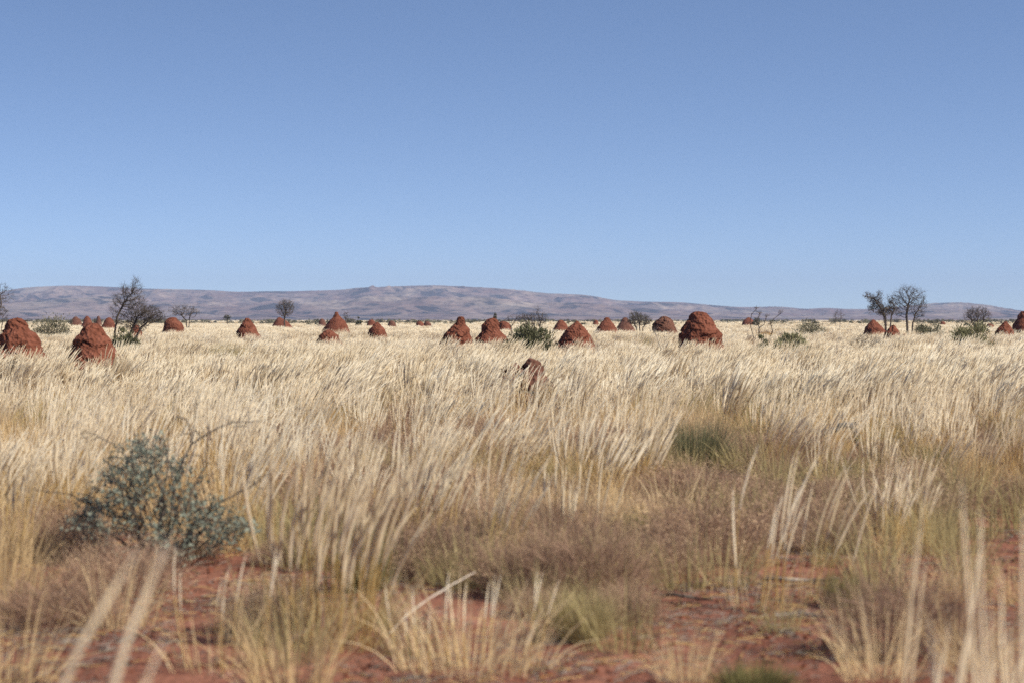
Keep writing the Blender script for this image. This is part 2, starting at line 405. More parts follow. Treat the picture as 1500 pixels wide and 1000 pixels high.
MOUNDS = [
 ('broad red mound cut by the frame edge with a rounded head and sprawling shoulders', [(466,20,31),(469,12,35),(474,9,38),(482,7,44),(490,0,54),(502,-6,60),(514,-10,64),(522,-13,69)], 51, {}),
 ('red mound with an overhanging cap, half sunk in pale grass beside the dead tree', [(473.6,131,142),(478,124,147),(484,120,151),(490,118,155),(498,112,162),(506,109,166),(518,103,174)], 47, {}),
 ('rounded red mound under the small spreading bare tree', [(465,248,258),(469,244,260),(474,241,266),(480,240,269),(486,238,270)], 128, {}),
 ('pointed red cone of a mound with a small blunt tip behind the olive grass patch', [(466,359,364),(470,357,368),(478,352,373),(486,347,378),(494,346,383)], 105, {}),
 ('tall red mound with a thin finger knob on its sloping shoulders', [(457,491,495),(461,489.6,496),(465,488,499),(470,483,505),(476,478,509),(483,473,511)], 150, {}),
 ('small low mound in the grass just in front of the finger-knobbed one', [(483,478,484),(486,475,489),(492,469,495),(502,465,501)], 80, {}),
 ('small steep rounded mound standing alone left of the square-topped pair', [(472,551,554),(476,547,558),(482,541,563),(488,539,566),(494,539,567)], 100, {}),
 ('bell-shaped red mound with a square block on its top', [(464,671,679),(467,669.6,680),(471,669,681),(476,665,683),(482,659,687),(490,652,688),(498,647,691),(504,644,693)], 78, {}),
 ('red mound with a tall leaning tower head above a wide foot', [(466,718,726),(469,712,729),(476,706,731),(484,705,732),(488,704,735),(492,700,739),(500,694,744)], 78, {}),
 ('low mound peeping out behind the tower-headed mound', [(470.6,735,739),(473,731,745),(477,731,748),(482,729,750)], 170, {}),
 ('conical red mound with a nipple tip beside the round green shrub', [(470,844,846),(473,842,849),(478,836,854),(484,829,859),(490,825,864),(498,820,867)], 76, {}),
 ('small blunt cone just behind the nipple-tipped mound', [(469,819,824),(474,815,829),(482,810,833)], 180, {}),
 ('tiny far mound between two larger cones', [(469,871,875),(477,867,878)], 300, {}),
 ('smooth bell-shaped mound with even flanks standing on the far grass edge', [(465,886,892),(470,883,895),(476,878,900),(485,872,905)], 150, {}),
 ('greyish red cone in front of the dense dry bush', [(465,913,918),(470,910,922),(478,905,927)], 210, {'mat': 'b'}),
 ('bulging brown-red mound beside the largest mound, with a lump on its flank', [(463.4,969,976),(468,964,983),(474,958,988),(480,955,989),(486,956,992),(492,955,994)], 110, {'amp': 1.3, 'mat': 'b'}),
 ('largest dark red mound, a massive dome with a rough crusty skin', [(456.6,1017,1028),(459,1013,1034),(466,1009,1040),(474,1003,1045),(482,999,1051),(490,997,1057),(500,995,1058),(506,994,1059)], 67, {'amp': 1.15}),
 ('distant small mound behind the crooked dead sticks', [(465,1095,1098),(470,1089,1104),(474,1087,1106)], 330, {}),
 ('sharp triangular dark red mound below the brown wind-swept tree', [(468,1278,1280),(474,1273,1287),(480,1268,1293),(487,1265.6,1298)], 125, {}),
 ('lower sharp cone at the foot of the tall bare tree', [(476,1307,1310.5),(482,1302,1314),(488,1296,1317),(496,1294,1318)], 97, {}),
 ('conical mound beside the layered mound that the frame edge cuts', [(471,1471,1475),(476,1467,1479),(484,1460,1484),(491,1457,1486)], 115, {}),
 ('layered domed mound cut by the frame edge, higher than the cone beside it', [(456,1496,1506),(462,1493,1512),(469,1490,1515),(472,1487,1516),(477,1484,1518),(484,1484,1520)], 140, {'amp': 1.5}),
 ('broken brown stump of a mound nearly hidden in the near grass', [(524,774,779),(527,771,786),(532,769,791),(540,764,794),(550,756,799)], 34, {'mat': 'b', 'amp': 1.5}),
 ('low dark remnant of a mound leaning against the broken stump', [(531,754,758),(536,748,762),(542,741,764),(550,734,768)], 35, {'mat': 'b', 'amp': 1.5}),
 ('dim far mound overgrown by a dark shrub on the horizon scrub', [(464,109,113),(468,105,117),(474,102,120)], 300, {'mat': 'b'}),
 ('bright red far mound with a peaked top next to the shrub-covered one', [(463,126,129),(467,123,132),(473,121,135)], 260, {}),
 ('thin grey far mound like a post between two red ones', [(463,143,145.5),(468,141.5,147),(474,140,149)], 300, {'mat': 'b'}),
 ('far red mound partly behind the outer twigs of the dead tree', [(465,158,162),(468,154,165),(474,151,168)], 230, {}),
 ('red mound seen through the branches of the dead leaning tree', [(476,197,202),(482,193,205),(490,190,209)], 112, {}),
 ('far red mound at the foot of the fan-shaped bare tree', [(465,407,411),(469,404,418),(474,401,424)], 250, {}),
 ('far dull mound beside the finger-knobbed mound', [(467,470,473),(470,468,476),(475,466,478)], 300, {'mat': 'b'}),
 ('far mound with a pale top behind the lone steep mound', [(468,542,545),(471,539,549),(477,537,551)], 280, {}),
 ('far brown mound just past the lone steep mound', [(470,571,576),(473,569,579),(479,567,581)], 260, {'mat': 'b'}),
 ('one of two far mounds side by side, the redder sharper one', [(470.5,613,617),(473,610,620),(479,608,622)], 250, {}),
 ('one of two far mounds side by side, the rounder darker one', [(471,623,628),(474,621,631),(479,620,633)], 255, {'mat': 'b'}),
 ('very small far mound past the tall bare tree', [(471,1379,1383),(474,1377,1385),(478,1376,1386)], 380, {}),
 ('flat far mound behind the conical one near the frame edge', [(474,1448,1452),(477,1445,1456),(482,1444,1458)], 240, {}),
 ('dark low mound poking out of the pale green shrub', [(490,1403,1407),(494,1401,1409),(501,1400,1410)], 92, {}),
 ('tiny lump of red earth between the bare tree trunk and the lower cone', [(489,1323,1326),(492,1321,1328),(497,1320,1330)], 96, {}),
]
for k, (lab, rows, D, kw) in enumerate(MOUNDS):
    kw = dict(kw); kw['mat'] = M_moundb if kw.get('mat') == 'b' else M_mound
    if D > 200: kw.update(segs=24, rings=18)
    elif D > 120: kw.update(segs=40, rings=30)
    elif D < 80: kw.update(segs=84, rings=64)
    mound(lab, rows, D, k + 1, **kw)

# ------------------------------------------------------------------ woody plants
def grow(mb, p, d, L, r, depth, rnd, tips, spread=0.55, kids=(2, 3), shrink=0.72, up=0.12, wig=0.22, sides=5, segs=5, twig_mb=None, rmin=0.0015, side_p=0.5, bias=Vector((0, 0, 0))):
    pts = [Vector(p)]; rad = [r]
    d = Vector(d).normalized(); st = L / segs
    re = r * 0.62
    shoots = []
    for i in range(segs):
        j = Vector((rnd.uniform(-1, 1), rnd.uniform(-1, 1), rnd.uniform(-1, 1))) * wig
        d = (d + j + Vector((0, 0, up)) + bias).normalized()
        pts.append(pts[-1] + d * st); rad.append(r + (re - r) * (i + 1) / segs)
        if i >= 1 and depth > 0 and rnd.random() < side_p: shoots.append((pts[-1].copy(), d.copy(), rad[-1] * 0.6))
    tgt = twig_mb if (twig_mb is not None and depth <= 1) else mb
    tgt.tube(pts, [max(q, rmin) for q in rad], max(3, sides if depth > 1 else 3))
    if depth <= 0:
        tips.append((pts[-1], d)); tips.append((pts[len(pts) // 2], d)); return
    n = rnd.randint(*kids)
    for k in range(n):
        ax = d.orthogonal().normalized(); ax.rotate(Matrix.Rotation(rnd.uniform(0, 6.283), 3, d))
        nd = (d * math.cos(spread * rnd.uniform(0.6, 1.3)) + ax * math.sin(spread * rnd.uniform(0.6, 1.3)))
        grow(mb, pts[-1], nd, L * shrink * rnd.uniform(0.75, 1.2), re, depth - 1, rnd, tips, spread, kids, shrink, up, wig, sides, segs, twig_mb, rmin, side_p, bias)
    for sp, dd, rr_ in shoots:
        ax = dd.orthogonal().normalized(); ax.rotate(Matrix.Rotation(rnd.uniform(0, 6.283), 3, dd))
        nd = dd * math.cos(spread * 1.3) + ax * math.sin(spread * 1.3)
        grow(mb, sp, nd, L * shrink * rnd.uniform(0.5, 0.95), rr_, depth - 1, rnd, tips, spread, kids, shrink, up, wig, sides, segs, twig_mb, rmin, side_p, bias)

def leaf_quads(mb, tips, n, sz, jit, rnd, mat=0, aspect=2.2):
    for _ in range(n):
        p, d = rnd.choice(tips)
        c = p + Vector((rnd.gauss(0, jit), rnd.gauss(0, jit), rnd.gauss(0, jit * 0.8)))
        a = Vector((rnd.uniform(-1, 1), rnd.uniform(-1, 1), rnd.uniform(-0.6, 1))).normalized()
        b = a.orthogonal().normalized(); b.rotate(Matrix.Rotation(rnd.uniform(0, 6.283), 3, a))
        s = sz * rnd.uniform(0.6, 1.4)
        mb.poly([c - a * s, c - b * s / aspect, c + a * s, c + b * s / aspect], mat)

def tree(name, cat, label, px, D, spec, seed, leaves=None, group=None, wood=None, crown_mat=None, part='crown', scale=1.0):
    """spec: list of stems (offset x, offset y, direction, length, radius, depth, options)."""
    rnd = random.Random(seed); x = X(px, D); z = gz(x, D)
    root = empty(name, (x, D, z - 0.02))
    tr, cr = MB(), MB(); tips = []
    for (ox, oy, d, L, r, depth, kw) in spec:
        grow(tr, (ox, oy, 0), d, L, r, depth, rnd, tips, twig_mb=cr, **kw)
    if tr.v: tr.build('trunk', [wood or M_bark], root)
    if leaves:
        n, sz, jit, lm = leaves
        b0 = len(cr.f); leaf_quads(cr, tips, n, sz, jit, rnd, 1)
        cr.build(part, [wood or M_bark, lm], root)
    else:
        cr.build(part, [crown_mat or wood or M_bark], root)
    tag(root, label, cat, group)
    return root

B = lambda **k: k
def colonize(starts, pts, step, kill, rnd, jit=0.25, iters=160, bias=Vector((0, 0, 0))):
    """Branches that grow from the start chains towards a cloud of points; returns nodes and parents."""
    nodes, par = [], []
    for ch in starts:
        for i, p in enumerate(ch):
            nodes.append(np.array(p, float)); par.append(-1 if i == 0 else len(nodes) - 2)
    A = np.array(pts, float); bz = np.array(bias)
    for _ in range(iters):
        if len(A) == 0: break
        Nn = np.array(nodes)
        d = np.linalg.norm(A[:, None] - Nn[None], axis=2); near = d.argmin(1); dm = d.min(1)
        alive = dm > kill
        A = A[alive]; near = near[alive]
        if len(A) == 0: break
        made = 0
        for nidx in np.unique(near):
            v = A[near == nidx] - nodes[nidx]; v = v / (np.linalg.norm(v, axis=1)[:, None] + 1e-9)
            dv = v.mean(0) + np.array([rnd.gauss(0, jit), rnd.gauss(0, jit), rnd.gauss(0, jit)]) + bz
            dv /= np.linalg.norm(dv) + 1e-9
            q = nodes[nidx] + dv * step
            nodes.append(q); par.append(int(nidx)); made += 1
        if len(nodes) > 4200: break
    return nodes, par

def branch_tubes(nodes, par, r0, expo, rmax, trunk_mb, crown_mb, thr, twigs=0.0, twl=0.15):
    n = len(nodes); kids = [[] for _ in range(n)]
    for i, p in enumerate(par):
        if p >= 0: kids[p].append(i)
    r = np.zeros(n)
    for i in range(n - 1, -1, -1):
        r[i] = r0 if not kids[i] else min(rmax, sum(r[k] ** expo for k in kids[i]) ** (1 / expo))
    tips = []
    done = set()
    for i in range(n):
        p = par[i]
        first = p < 0 or len(kids[p]) > 1
        if not first or i in done: continue
        ch = [i]
        while len(kids[ch[-1]]) == 1: ch.append(kids[ch[-1]][0])
        full = ([p] if p >= 0 else []) + ch
        if len(full) < 2: continue
        pts = [nodes[k] for k in full]; rr = [r[k] for k in full]
        if p >= 0: rr[0] = rr[1]
        if not kids[ch[-1]]: rr[-1] = rr[-1] * 0.4
        big = rr[min(1, len(rr) - 1)] > thr
        (trunk_mb if big else crown_mb).tube(pts, rr, 6 if big else 3)
        if not big or not kids[ch[-1]]:
            for k in full[1:]: tips.append(Vector(nodes[k]))
    rt = random.Random(n)
    for _ in range(int(twigs * len(tips))):
        i = rt.randrange(len(tips)); p = tips[i]
        q = tips[i - 1] if i else p
        d = (p - q); d = d.normalized() if 0 < d.length < 0.5 else Vector((0, 0, 1))
        d = (d * 0.7 + Vector((rt.gauss(0, 0.6), rt.gauss(0, 0.6), rt.gauss(0.25, 0.45)))).normalized(); L = twl * rt.uniform(0.5, 1.3)
        m_ = p + d * L * 0.5; e = m_ + (d + Vector((rt.gauss(0, 0.35), rt.gauss(0, 0.35), rt.gauss(0.1, 0.3)))).normalized() * L * 0.5
        crown_mb.tube([p, m_, e], [r0 * 0.75, r0 * 0.6, r0 * 0.35], 3, cap=False)
    return tips

def photo_tree(name, cat, label, D, starts, env, seed, step=0.09, r0=0.006, expo=2.3, rmax=0.07, kill=None, jit=0.3, thr=0.02, leaves=None, wood=None, depth=1.0, bias=Vector((0, 0, 0)), group=None, part='crown', twigs=1.0, twl=None):
    """starts: chains of (photo x, photo y) from the ground up; env: ellipses (cx, cy, rx, ry, points) that the twigs fill."""
    rnd = random.Random(seed); step *= 0.62; r0 *= 0.9
    x0 = X(starts[0][0][0], D); z0 = gz(x0, D) - 0.03
    W = lambda px, py, dy=0.0: (X(px, D) - x0, dy, EYE + (HOR - py) * D / F - z0)
    root = empty(name, (x0, D, z0))
    chains = []
    for ch in starts:
        q = [W(*p) for p in ch]
        if ch is starts[0] or True: q[0] = (q[0][0], 0, 0.0)
        out = [q[0]]
        for a, b in zip(q[:-1], q[1:]):
            m = max(1, int(np.linalg.norm(np.array(b) - np.array(a)) / step))
            for k in range(1, m + 1):
                t = k / m; out.append(tuple(np.array(a) * (1 - t) + np.array(b) * t + np.array([rnd.gauss(0, 1), rnd.gauss(0, 1), 0]) * step * 0.10))
        chains.append(out)
    pts = []
    for (cx, cy, rx, ry, n) in env:
        c = W(cx, cy); ax = rx / F * D; az = ry / F * D; ay = max(ax, az) * 0.8 * depth
        n = int(n * 1.7) + 2
        while n > 0:
            v = Vector((rnd.uniform(-1, 1), rnd.uniform(-1, 1), rnd.uniform(-1, 1)))
            if v.length > 1 or v.length < 0.2 * rnd.random(): continue
            pts.append((c[0] + v.x * ax, c[1] + v.y * ay, max(0.15, c[2] + v.z * az))); n -= 1
    nodes, par = colonize(chains, pts, step, kill or step * 0.9, rnd, jit, bias=bias)
    tr, cr = MB(), MB()
    tips = branch_tubes(nodes, par, r0, expo, rmax, tr, cr, thr, twigs, twl or step * 3.2)
    if leaves:
        n, sz, jt, lm, droop = leaves
        for _ in range(n):
            p = rnd.choice(tips); c = p + Vector((rnd.gauss(0, jt), rnd.gauss(0, jt), rnd.gauss(0, jt)))
            a = Vector((rnd.gauss(0, 0.6), rnd.gauss(0, 0.6), rnd.gauss(0, 0.5) - droop)) + bias * 3
            a.normalize(); b = a.orthogonal().normalized(); b.rotate(Matrix.Rotation(rnd.uniform(0, 6.283), 3, a)); s_ = sz * rnd.uniform(0.5, 1.4)
            cr.poly([c - a * s_, c - b * s_ * 0.3, c + a * s_, c + b * s_ * 0.3], 1)
    if tr.v: tr.build('trunk', [wood or M_bark], root)
    if cr.v: cr.build(part, [wood or M_bark] + ([leaves[3]] if leaves else []), root)
    tag(root, label, cat, group)
    return root

photo_tree('dead_tree', 'dead tree', 'dark dead tree leaning over a green tuft, bare crooked branches, beside the capped mound', 74,
    [[(174, 514), (168, 486), (172, 464), (181, 445)], [(178, 514), (190, 490), (199, 470)], [(184, 514), (197, 497), (208, 478)]],
    [(192, 425, 17, 11, 36), (176, 441, 15, 12, 26), (212, 458, 28, 10, 130), (224, 466, 20, 7, 90), (200, 476, 18, 12, 70), (165, 455, 5, 22, 8), (199, 412, 6, 4, 6), (183, 468, 16, 16, 50), (198, 446, 20, 14, 50)], 5, step=0.055, r0=0.0044, expo=2.2, rmax=0.032, jit=0.35, twigs=1.5, twl=0.17)
photo_tree('bare_tree', 'bare tree', 'bare tree at the frame edge whose twigs reach above the hills', 100,
    [[(-8, 500), (-6, 470), (2, 446), (0, 432)], [(-4, 500), (4, 470)]], [(-6, 430, 24, 22, 60), (14, 432, 14, 14, 8), (5, 461, 9, 12, 70), (-14, 455, 14, 16, 50)], 9, step=0.075, r0=0.005, rmax=0.05)
photo_tree('bare_tree', 'bare tree', 'small spreading bare tree standing behind the rounded red mound', 190,
    [[(274, 490), (273, 470), (266, 462)], [(275, 490), (278, 463)]], [(270, 456, 26, 9, 130)], 14, step=0.11, r0=0.0085, rmax=0.05)
photo_tree('bare_tree', 'bare tree', 'fan-shaped bare tree with dense upright twigs on a far red mound', 225,
    [[(414, 484), (414, 468)], [(416, 484), (417, 462)]], [(418, 452, 15, 13, 300), (420, 445, 11, 7, 60)], 23, step=0.12, r0=0.009, rmax=0.085, leaves=(300, 0.05, 0.08, M_brownl, 0))
photo_tree('bare_tree', 'bare tree', 'tall bare tree with a thin dark trunk and upswept twigs beside the brown leafy one', 114,
    [[(1330, 505), (1329, 478), (1328, 462), (1331, 445)], [(1334, 505), (1337, 474), (1342, 458)]],
    [(1333, 440, 26, 20, 230), (1316, 436, 12, 11, 60), (1345, 452, 15, 18, 110), (1352, 436, 8, 12, 30), (1318, 458, 9, 8, 30), (1328, 425, 12, 5, 30)], 33, step=0.085, r0=0.0056, expo=2.35, rmax=0.055, jit=0.22, twigs=0.7, twl=0.24, bias=Vector((0, 0, 0.16)))
photo_tree('withered_tree', 'withered tree', 'forked tree with shaggy brown leaves swept to one side', 165,
    [[(1298, 490), (1297, 466), (1290, 452), (1281, 438)], [(1302, 490), (1306, 462), (1312, 450)], [(1300, 490), (1294, 465)]],
    [(1271, 434, 7, 4, 16), (1279, 439, 9, 6, 36), (1286, 446, 10, 8, 60), (1294, 455, 13, 9, 110), (1307, 452, 9, 8, 60), (1289, 433, 4, 8, 14), (1304, 440, 6, 7, 20), (1278, 453, 8, 6, 20)], 41, step=0.11, r0=0.009, rmax=0.10,
    leaves=(1900, 0.060, 0.095, M_brownl, 0.35), bias=Vector((-0.18, 0, -0.05)), twigs=0.8, twl=0.30)
photo_tree('bare_tree', 'bare tree', 'rounded bare bush-like tree rising behind the pale green shrub', 150,
    [[(1429, 492), (1427, 478)], [(1433, 492), (1433, 476)], [(1437, 492), (1439, 477)]], [(1433, 463, 22, 14, 330), (1422, 458, 10, 8, 60)], 52, step=0.095, r0=0.007, rmax=0.035)
photo_tree('dead_shrub', 'dead shrub', 'sprawling tangle of dark bare twigs behind the round green shrub', 112,
    [[(783, 495), (783, 484)], [(779, 495), (776, 483)], [(787, 495), (790, 482)]], [(783, 468, 17, 12, 190), (770, 466, 14, 9, 70), (795, 466, 10, 8, 50), (786, 454, 5, 5, 12)], 61, step=0.075, r0=0.0052, rmax=0.03)
photo_tree('dead_shrub', 'dead shrub', 'crooked dark leafless stick reaching over the low mound behind the tower-headed one', 98,
    [[(749, 500), (749, 478), (756, 470), (757, 461)]], [(752, 466, 9, 7, 16), (745, 468, 5, 5, 8), (762, 466, 6, 5, 10)], 64, step=0.06, r0=0.0055, rmax=0.02)
photo_tree('dry_bush', 'dry bush', 'dense dry grey-brown bush on the far grass edge beside the greyish cone', 180,
    [[(933, 485), (932, 480)], [(937, 485), (937, 479)], [(941, 485), (942, 480)]], [(936, 469, 20, 9, 330), (930, 461, 9, 5, 70)], 71, step=0.10, r0=0.0085, rmax=0.04, leaves=(800, 0.045, 0.06, M_scrub, 0))
def stems(label, D, chains, seed, wood=None, r0=0.004, rmax=0.014, tw=3):
    env = []
    for ch in chains:
        a, b = ch[-1], ch[len(ch) // 2]
        env += [(a[0], a[1] - 2, 5, 4, tw), (b[0], b[1], 6, 5, max(1, tw - 1))]
    return photo_tree('dead_shrub', 'dead shrub', label, D, chains, env, seed, step=0.05, r0=r0, rmax=rmax, wood=wood, expo=2.0)
stems('thin pale sapling with wispy twigs in front of the bulging brown-red mound', 56, [[(976, 560), (975, 530), (966, 505), (959, 486)], [(972, 560), (971, 520), (974, 496)]], 74, M_grey, 0.0025, 0.008, 7)
stems('crooked dead stick bent over at the top, first of three before the distant small mound', 100, [[(1105, 515), (1104, 494), (1100, 480), (1099, 471), (1101, 461), (1108, 453)]], 81, M_twig, 0.007, 0.018)
stems('middle one of three crooked dead sticks, forked low down', 100, [[(1111, 515), (1111, 492), (1112, 480), (1119, 476), (1123, 464)], [(1112, 515), (1112, 480), (1109, 470), (1113, 460)]], 82, M_twig, 0.007, 0.018, 4)
stems('twisted dead stick with a bowed stem next to the low green shrub', 100, [[(1127, 515), (1128, 494), (1132, 485), (1129, 475), (1133, 468), (1144, 459)]], 85, M_twig, 0.007, 0.018, 4)
photo_tree('dead_shrub', 'dead shrub', 'faint grey bare bush standing alone before the hills', 200,
    [[(1225, 485), (1224, 468)], [(1229, 485), (1231, 468)]], [(1228, 463, 10, 9, 70)], 88, step=0.1, r0=0.0055, rmax=0.02, wood=M_twig)
photo_tree('dead_shrub', 'dead shrub', 'low fan of pale grey bare twigs in the grass before the triangular mound', 58,
    [[(1262, 545), (1258, 518), (1250, 505)], [(1264, 545), (1266, 515)], [(1266, 545), (1276, 512)], [(1263, 545), (1262, 520), (1256, 500)]], [(1267, 501, 27, 15, 90)], 91, step=0.055, r0=0.003, rmax=0.010, wood=M_twig)
photo_tree('dead_shrub', 'dead shrub', 'blackened bare sticks at the frame edge in the near pale grass', 40,
    [[(9, 596), (11, 560), (17, 540), (23, 524)], [(4, 596), (1, 556), (2, 545)], [(10, 596), (12, 562), (26, 546)]], [(20, 535, 9, 10, 14), (2, 550, 6, 12, 9), (30, 540, 6, 7, 7)], 95, step=0.04, r0=0.0035, rmax=0.012)
photo_tree('small_tree', 'small tree', 'tiny far tree with a flat leafy top on the scrub line', 330,
    [[(333, 478), (333, 468)]], [(333, 465, 5, 2.6, 40)], 98, step=0.14, r0=0.014, rmax=0.06, leaves=(260, 0.09, 0.10, M_leafd, 0))
photo_tree('dead_shrub', 'dead shrub', 'small bare sapling right behind the finger-knobbed mound', 165,
    [[(507, 485), (506, 468)]], [(507, 463, 5, 7, 40)], 99, step=0.09, r0=0.0075, rmax=0.03)

# leafy shrubs: a dome of needle clumps over a few stems
def shrub(label, px, ytop, D, wpx, n, leafm, seed, sz=0.05, clumps=70, name='green_shrub', group='leafy shrubs among the mounds', slim=5.0, loose=1.0):
    rnd = random.Random(seed); x = X(px, D); z0 = gz(x, D) - 0.02; root = empty(name, (x, D, z0))
    rad = wpx / 2 / F * D; H = EYE + (HOR - ytop) * D / F - z0
    br, lv = MB(), MB()
    per = max(1, n // clumps)
    for k in range(clumps):
        a = rnd.uniform(0, 6.283); u = rnd.random() ** 0.5; el = rnd.random()
        sh = rnd.uniform(0.75, 1.08)
        c = Vector((math.cos(a) * rad * u * sh, math.sin(a) * rad * u * sh, H * (0.15 + 0.85 * el ** 0.7 * math.sqrt(max(0.02, 1 - u * u * 0.7))) * rnd.uniform(0.85, 1.08)))
        o = Vector((c.x / rad * 0.8, c.y / rad * 0.8, c.z / H * 0.9 + 0.15)).normalized()
        b0 = Vector((c.x * 0.15, c.y * 0.15, 0)); m_ = b0.lerp(c, 0.55) + Vector((0, 0, -0.04)); 
        if k % 2 == 0: br.tube([b0, m_, c, c + o * 0.10], [0.011, 0.007, 0.004, 0.0015], 3)
        cs = rad * 0.16 * rnd.uniform(0.6, 1.3)
        for _ in range(per):
            q = c + Vector((rnd.gauss(0, cs), rnd.gauss(0, cs), rnd.gauss(0, cs * 0.7))) * loose
            if q.z < 0.03: continue
            d = (o + Vector((rnd.gauss(0, 0.45), rnd.gauss(0, 0.45), rnd.gauss(0.1, 0.4)))).normalized()
            b = d.orthogonal().normalized(); b.rotate(Matrix.Rotation(rnd.uniform(0, 6.283), 3, d)); s_ = sz * rnd.uniform(0.6, 1.5)
            lv.poly([q - d * s_, q - b * s_ / slim, q + d * s_, q + b * s_ / slim])
    br.build('branch', [M_twig], root); lv.build('foliage', [leafm], root)
    tag(root, label, 'shrub', group)
M_pale = plant_mat('pale_shrub_leaf', [(0.135, 0.128, 0.062), (0.21, 0.198, 0.105), (0.31, 0.28, 0.17)], 0.25, 1.5)
shrub('round green shrub between the tower-headed and the nipple-tipped mound', 776, 475, 63, 66, 7000, M_leafg, 201, 0.06, 90)
shrub('low wide green shrub beside the crooked dead sticks', 1158, 486, 60, 62, 5000, M_pale, 203, 0.055, 60)
shrub('small dark green shrub at the foot of the crooked dead sticks', 1117, 490, 62, 26, 1800, M_leafg, 204, 0.05, 30)
shrub('pale green broad shrub below the rounded bare tree', 1426, 476, 80, 62, 6400, M_pale, 205, 0.06, 90)
shrub('green tuft of a shrub growing around the foot of the dead leaning tree', 184, 483, 63, 46, 4200, M_leafg, 207, 0.055, 60)
shrub('grey-green twiggy shrub on the grass between the two nearest mounds', 78, 465, 118, 56, 5200, M_scrub, 208, 0.06, 90, loose=1.3)
shrub('small round dark far shrub beside the lone steep mound', 526, 465, 300, 10, 1000, M_leafd, 209, 0.075, 40, slim=2.5)
shrub('leafy green shrub topping the distant small mound', 1108, 465, 310, 13, 1200, M_leafd, 210, 0.075, 40, slim=2.5)
shrub('dark narrow far shrub standing behind the tower head', 725, 457, 260, 7, 1000, M_leafd, 211, 0.075, 40, slim=2.5)
shrub('grey low shrub in the pale grass past the tall bare tree', 1362, 472, 120, 44, 3600, M_scrub, 212, 0.06, 60, loose=1.3)
shrub('dull brown-green low shrub between the faint grey bush and the low green shrub', 1185, 471, 150, 46, 3600, M_scrub, 213, 0.065, 60, loose=1.3)

# ------------------------------------------------------------------ grass plants (building blocks)
def stalk(mb, base, d, L, wind, rnd, plume=0.34, pr=0.008, sr=0.0017, hairs=0, curl=0.0, psides=3):
    n = 8; pts = []
    d = Vector(d).normalized(); p = Vector(base)
    wv = Vector((wind, rnd.gauss(0, 0.06), 0))
    for i in range(n + 1):
        t = i / n; pts.append(p.copy())
        dd = (d + wv * (t * t * 1.6) + Vector((curl, 0, -abs(curl) * 0.9)) * max(0, t - 0.55) * 4).normalized()
        p = p + dd * (L / n)
    np_ = max(2, round(n * plume)); k0 = n - np_
    mb.tube(pts[:k0 + 1], [sr * (1.25 - 0.4 * i / n) for i in range(k0 + 1)], 3, 0, cap=False)
    pp = pts[k0:]
    m = len(pp) - 1
    prof = [sr + pr * 0.95 * math.sin(math.pi * (i / m) ** 0.85) ** 0.8 * rnd.uniform(0.75, 1.15) for i in range(m)] + [pr * 0.12]
    if hairs:
        mb.tube(pp, [q * 0.62 for q in prof], 4, 1)
        for _ in range(hairs):
            u = rnd.random() ** 0.8 * m; i = min(m - 1, int(u)); q = pp[i].lerp(pp[i + 1], u - i)
            t = (pp[i + 1] - pp[i]).normalized(); a = t.orthogonal().normalized(); a.rotate(Matrix.Rotation(rnd.uniform(0, 6.283), 3, t))
            l = pr * 5.0 * rnd.uniform(0.5, 1.3); e = q + t * l + a * pr * rnd.uniform(0.4, 1.7); s = t.cross(a) * 0.0015
            mb.poly([q - s, q + s, e], 1)
    else:
        mb.tube(pp, prof, psides, 1)

def blade(mb, base, d, L, wd, droop, rnd, mat=2):
    pts = []; d = Vector(d).normalized(); p = Vector(base)
    for i in range(6):
        pts.append(p.copy()); t = i / 5
        dd = (d + Vector((d.x * droop, d.y * droop, -droop)) * t * 1.4).normalized(); p = p + dd * L / 5
    side = d.cross(Vector((rnd.uniform(-1, 1), rnd.uniform(-1, 1), 0.3))).normalized()
    mb.ribbon(pts, [wd, wd, wd * 0.9, wd * 0.7, wd * 0.45, wd * 0.1], side, mat)

def tuft(seed, n, H, rad, wind, blades, pr, sr, hairs=0, tilt=0.20, plume=0.34, bw=0.002, bl=0.42):
    rnd = random.Random(seed); mb = MB()
    lx, ly = rnd.gauss(0.06, 0.10), rnd.gauss(0, 0.10)
    for _ in range(n):
        a = rnd.uniform(0, 6.283); r = rad * math.sqrt(rnd.random())
        b = (math.cos(a) * r, math.sin(a) * r, -0.03)
        tl = abs(rnd.gauss(0, tilt)); d = (math.cos(a) * tl + lx, math.sin(a) * tl + ly, 1)
        stalk(mb, b, d, H * rnd.uniform(0.68, 1.12), wind * rnd.uniform(0.35, 1.5), rnd, plume * rnd.uniform(0.8, 1.25), pr * rnd.uniform(0.7, 1.25), sr, hairs)
    for _ in range(blades):
        a = rnd.uniform(0, 6.283); r = rad * math.sqrt(rnd.random()) * 1.1
        tl = abs(rnd.gauss(0.15, 0.35))
        blade(mb, (math.cos(a) * r, math.sin(a) * r, -0.03), (math.cos(a) * tl + wind * 0.3, math.sin(a) * tl, 1), bl * rnd.uniform(0.5, 1.3), bw * rnd.uniform(0.7, 1.3), rnd.uniform(0.1, 0.9), rnd)
    return mb

GR = [M_stalk, M_plume, M_blade]
def src_obj(name, me): return bpy.data.objects.new(name, me)
def src_coll(name, meshes):
    c = bpy.data.collections.new(name)
    for k, me in enumerate(meshes): c.objects.link(src_obj('%s_%02d' % (name, k), me))
    return c

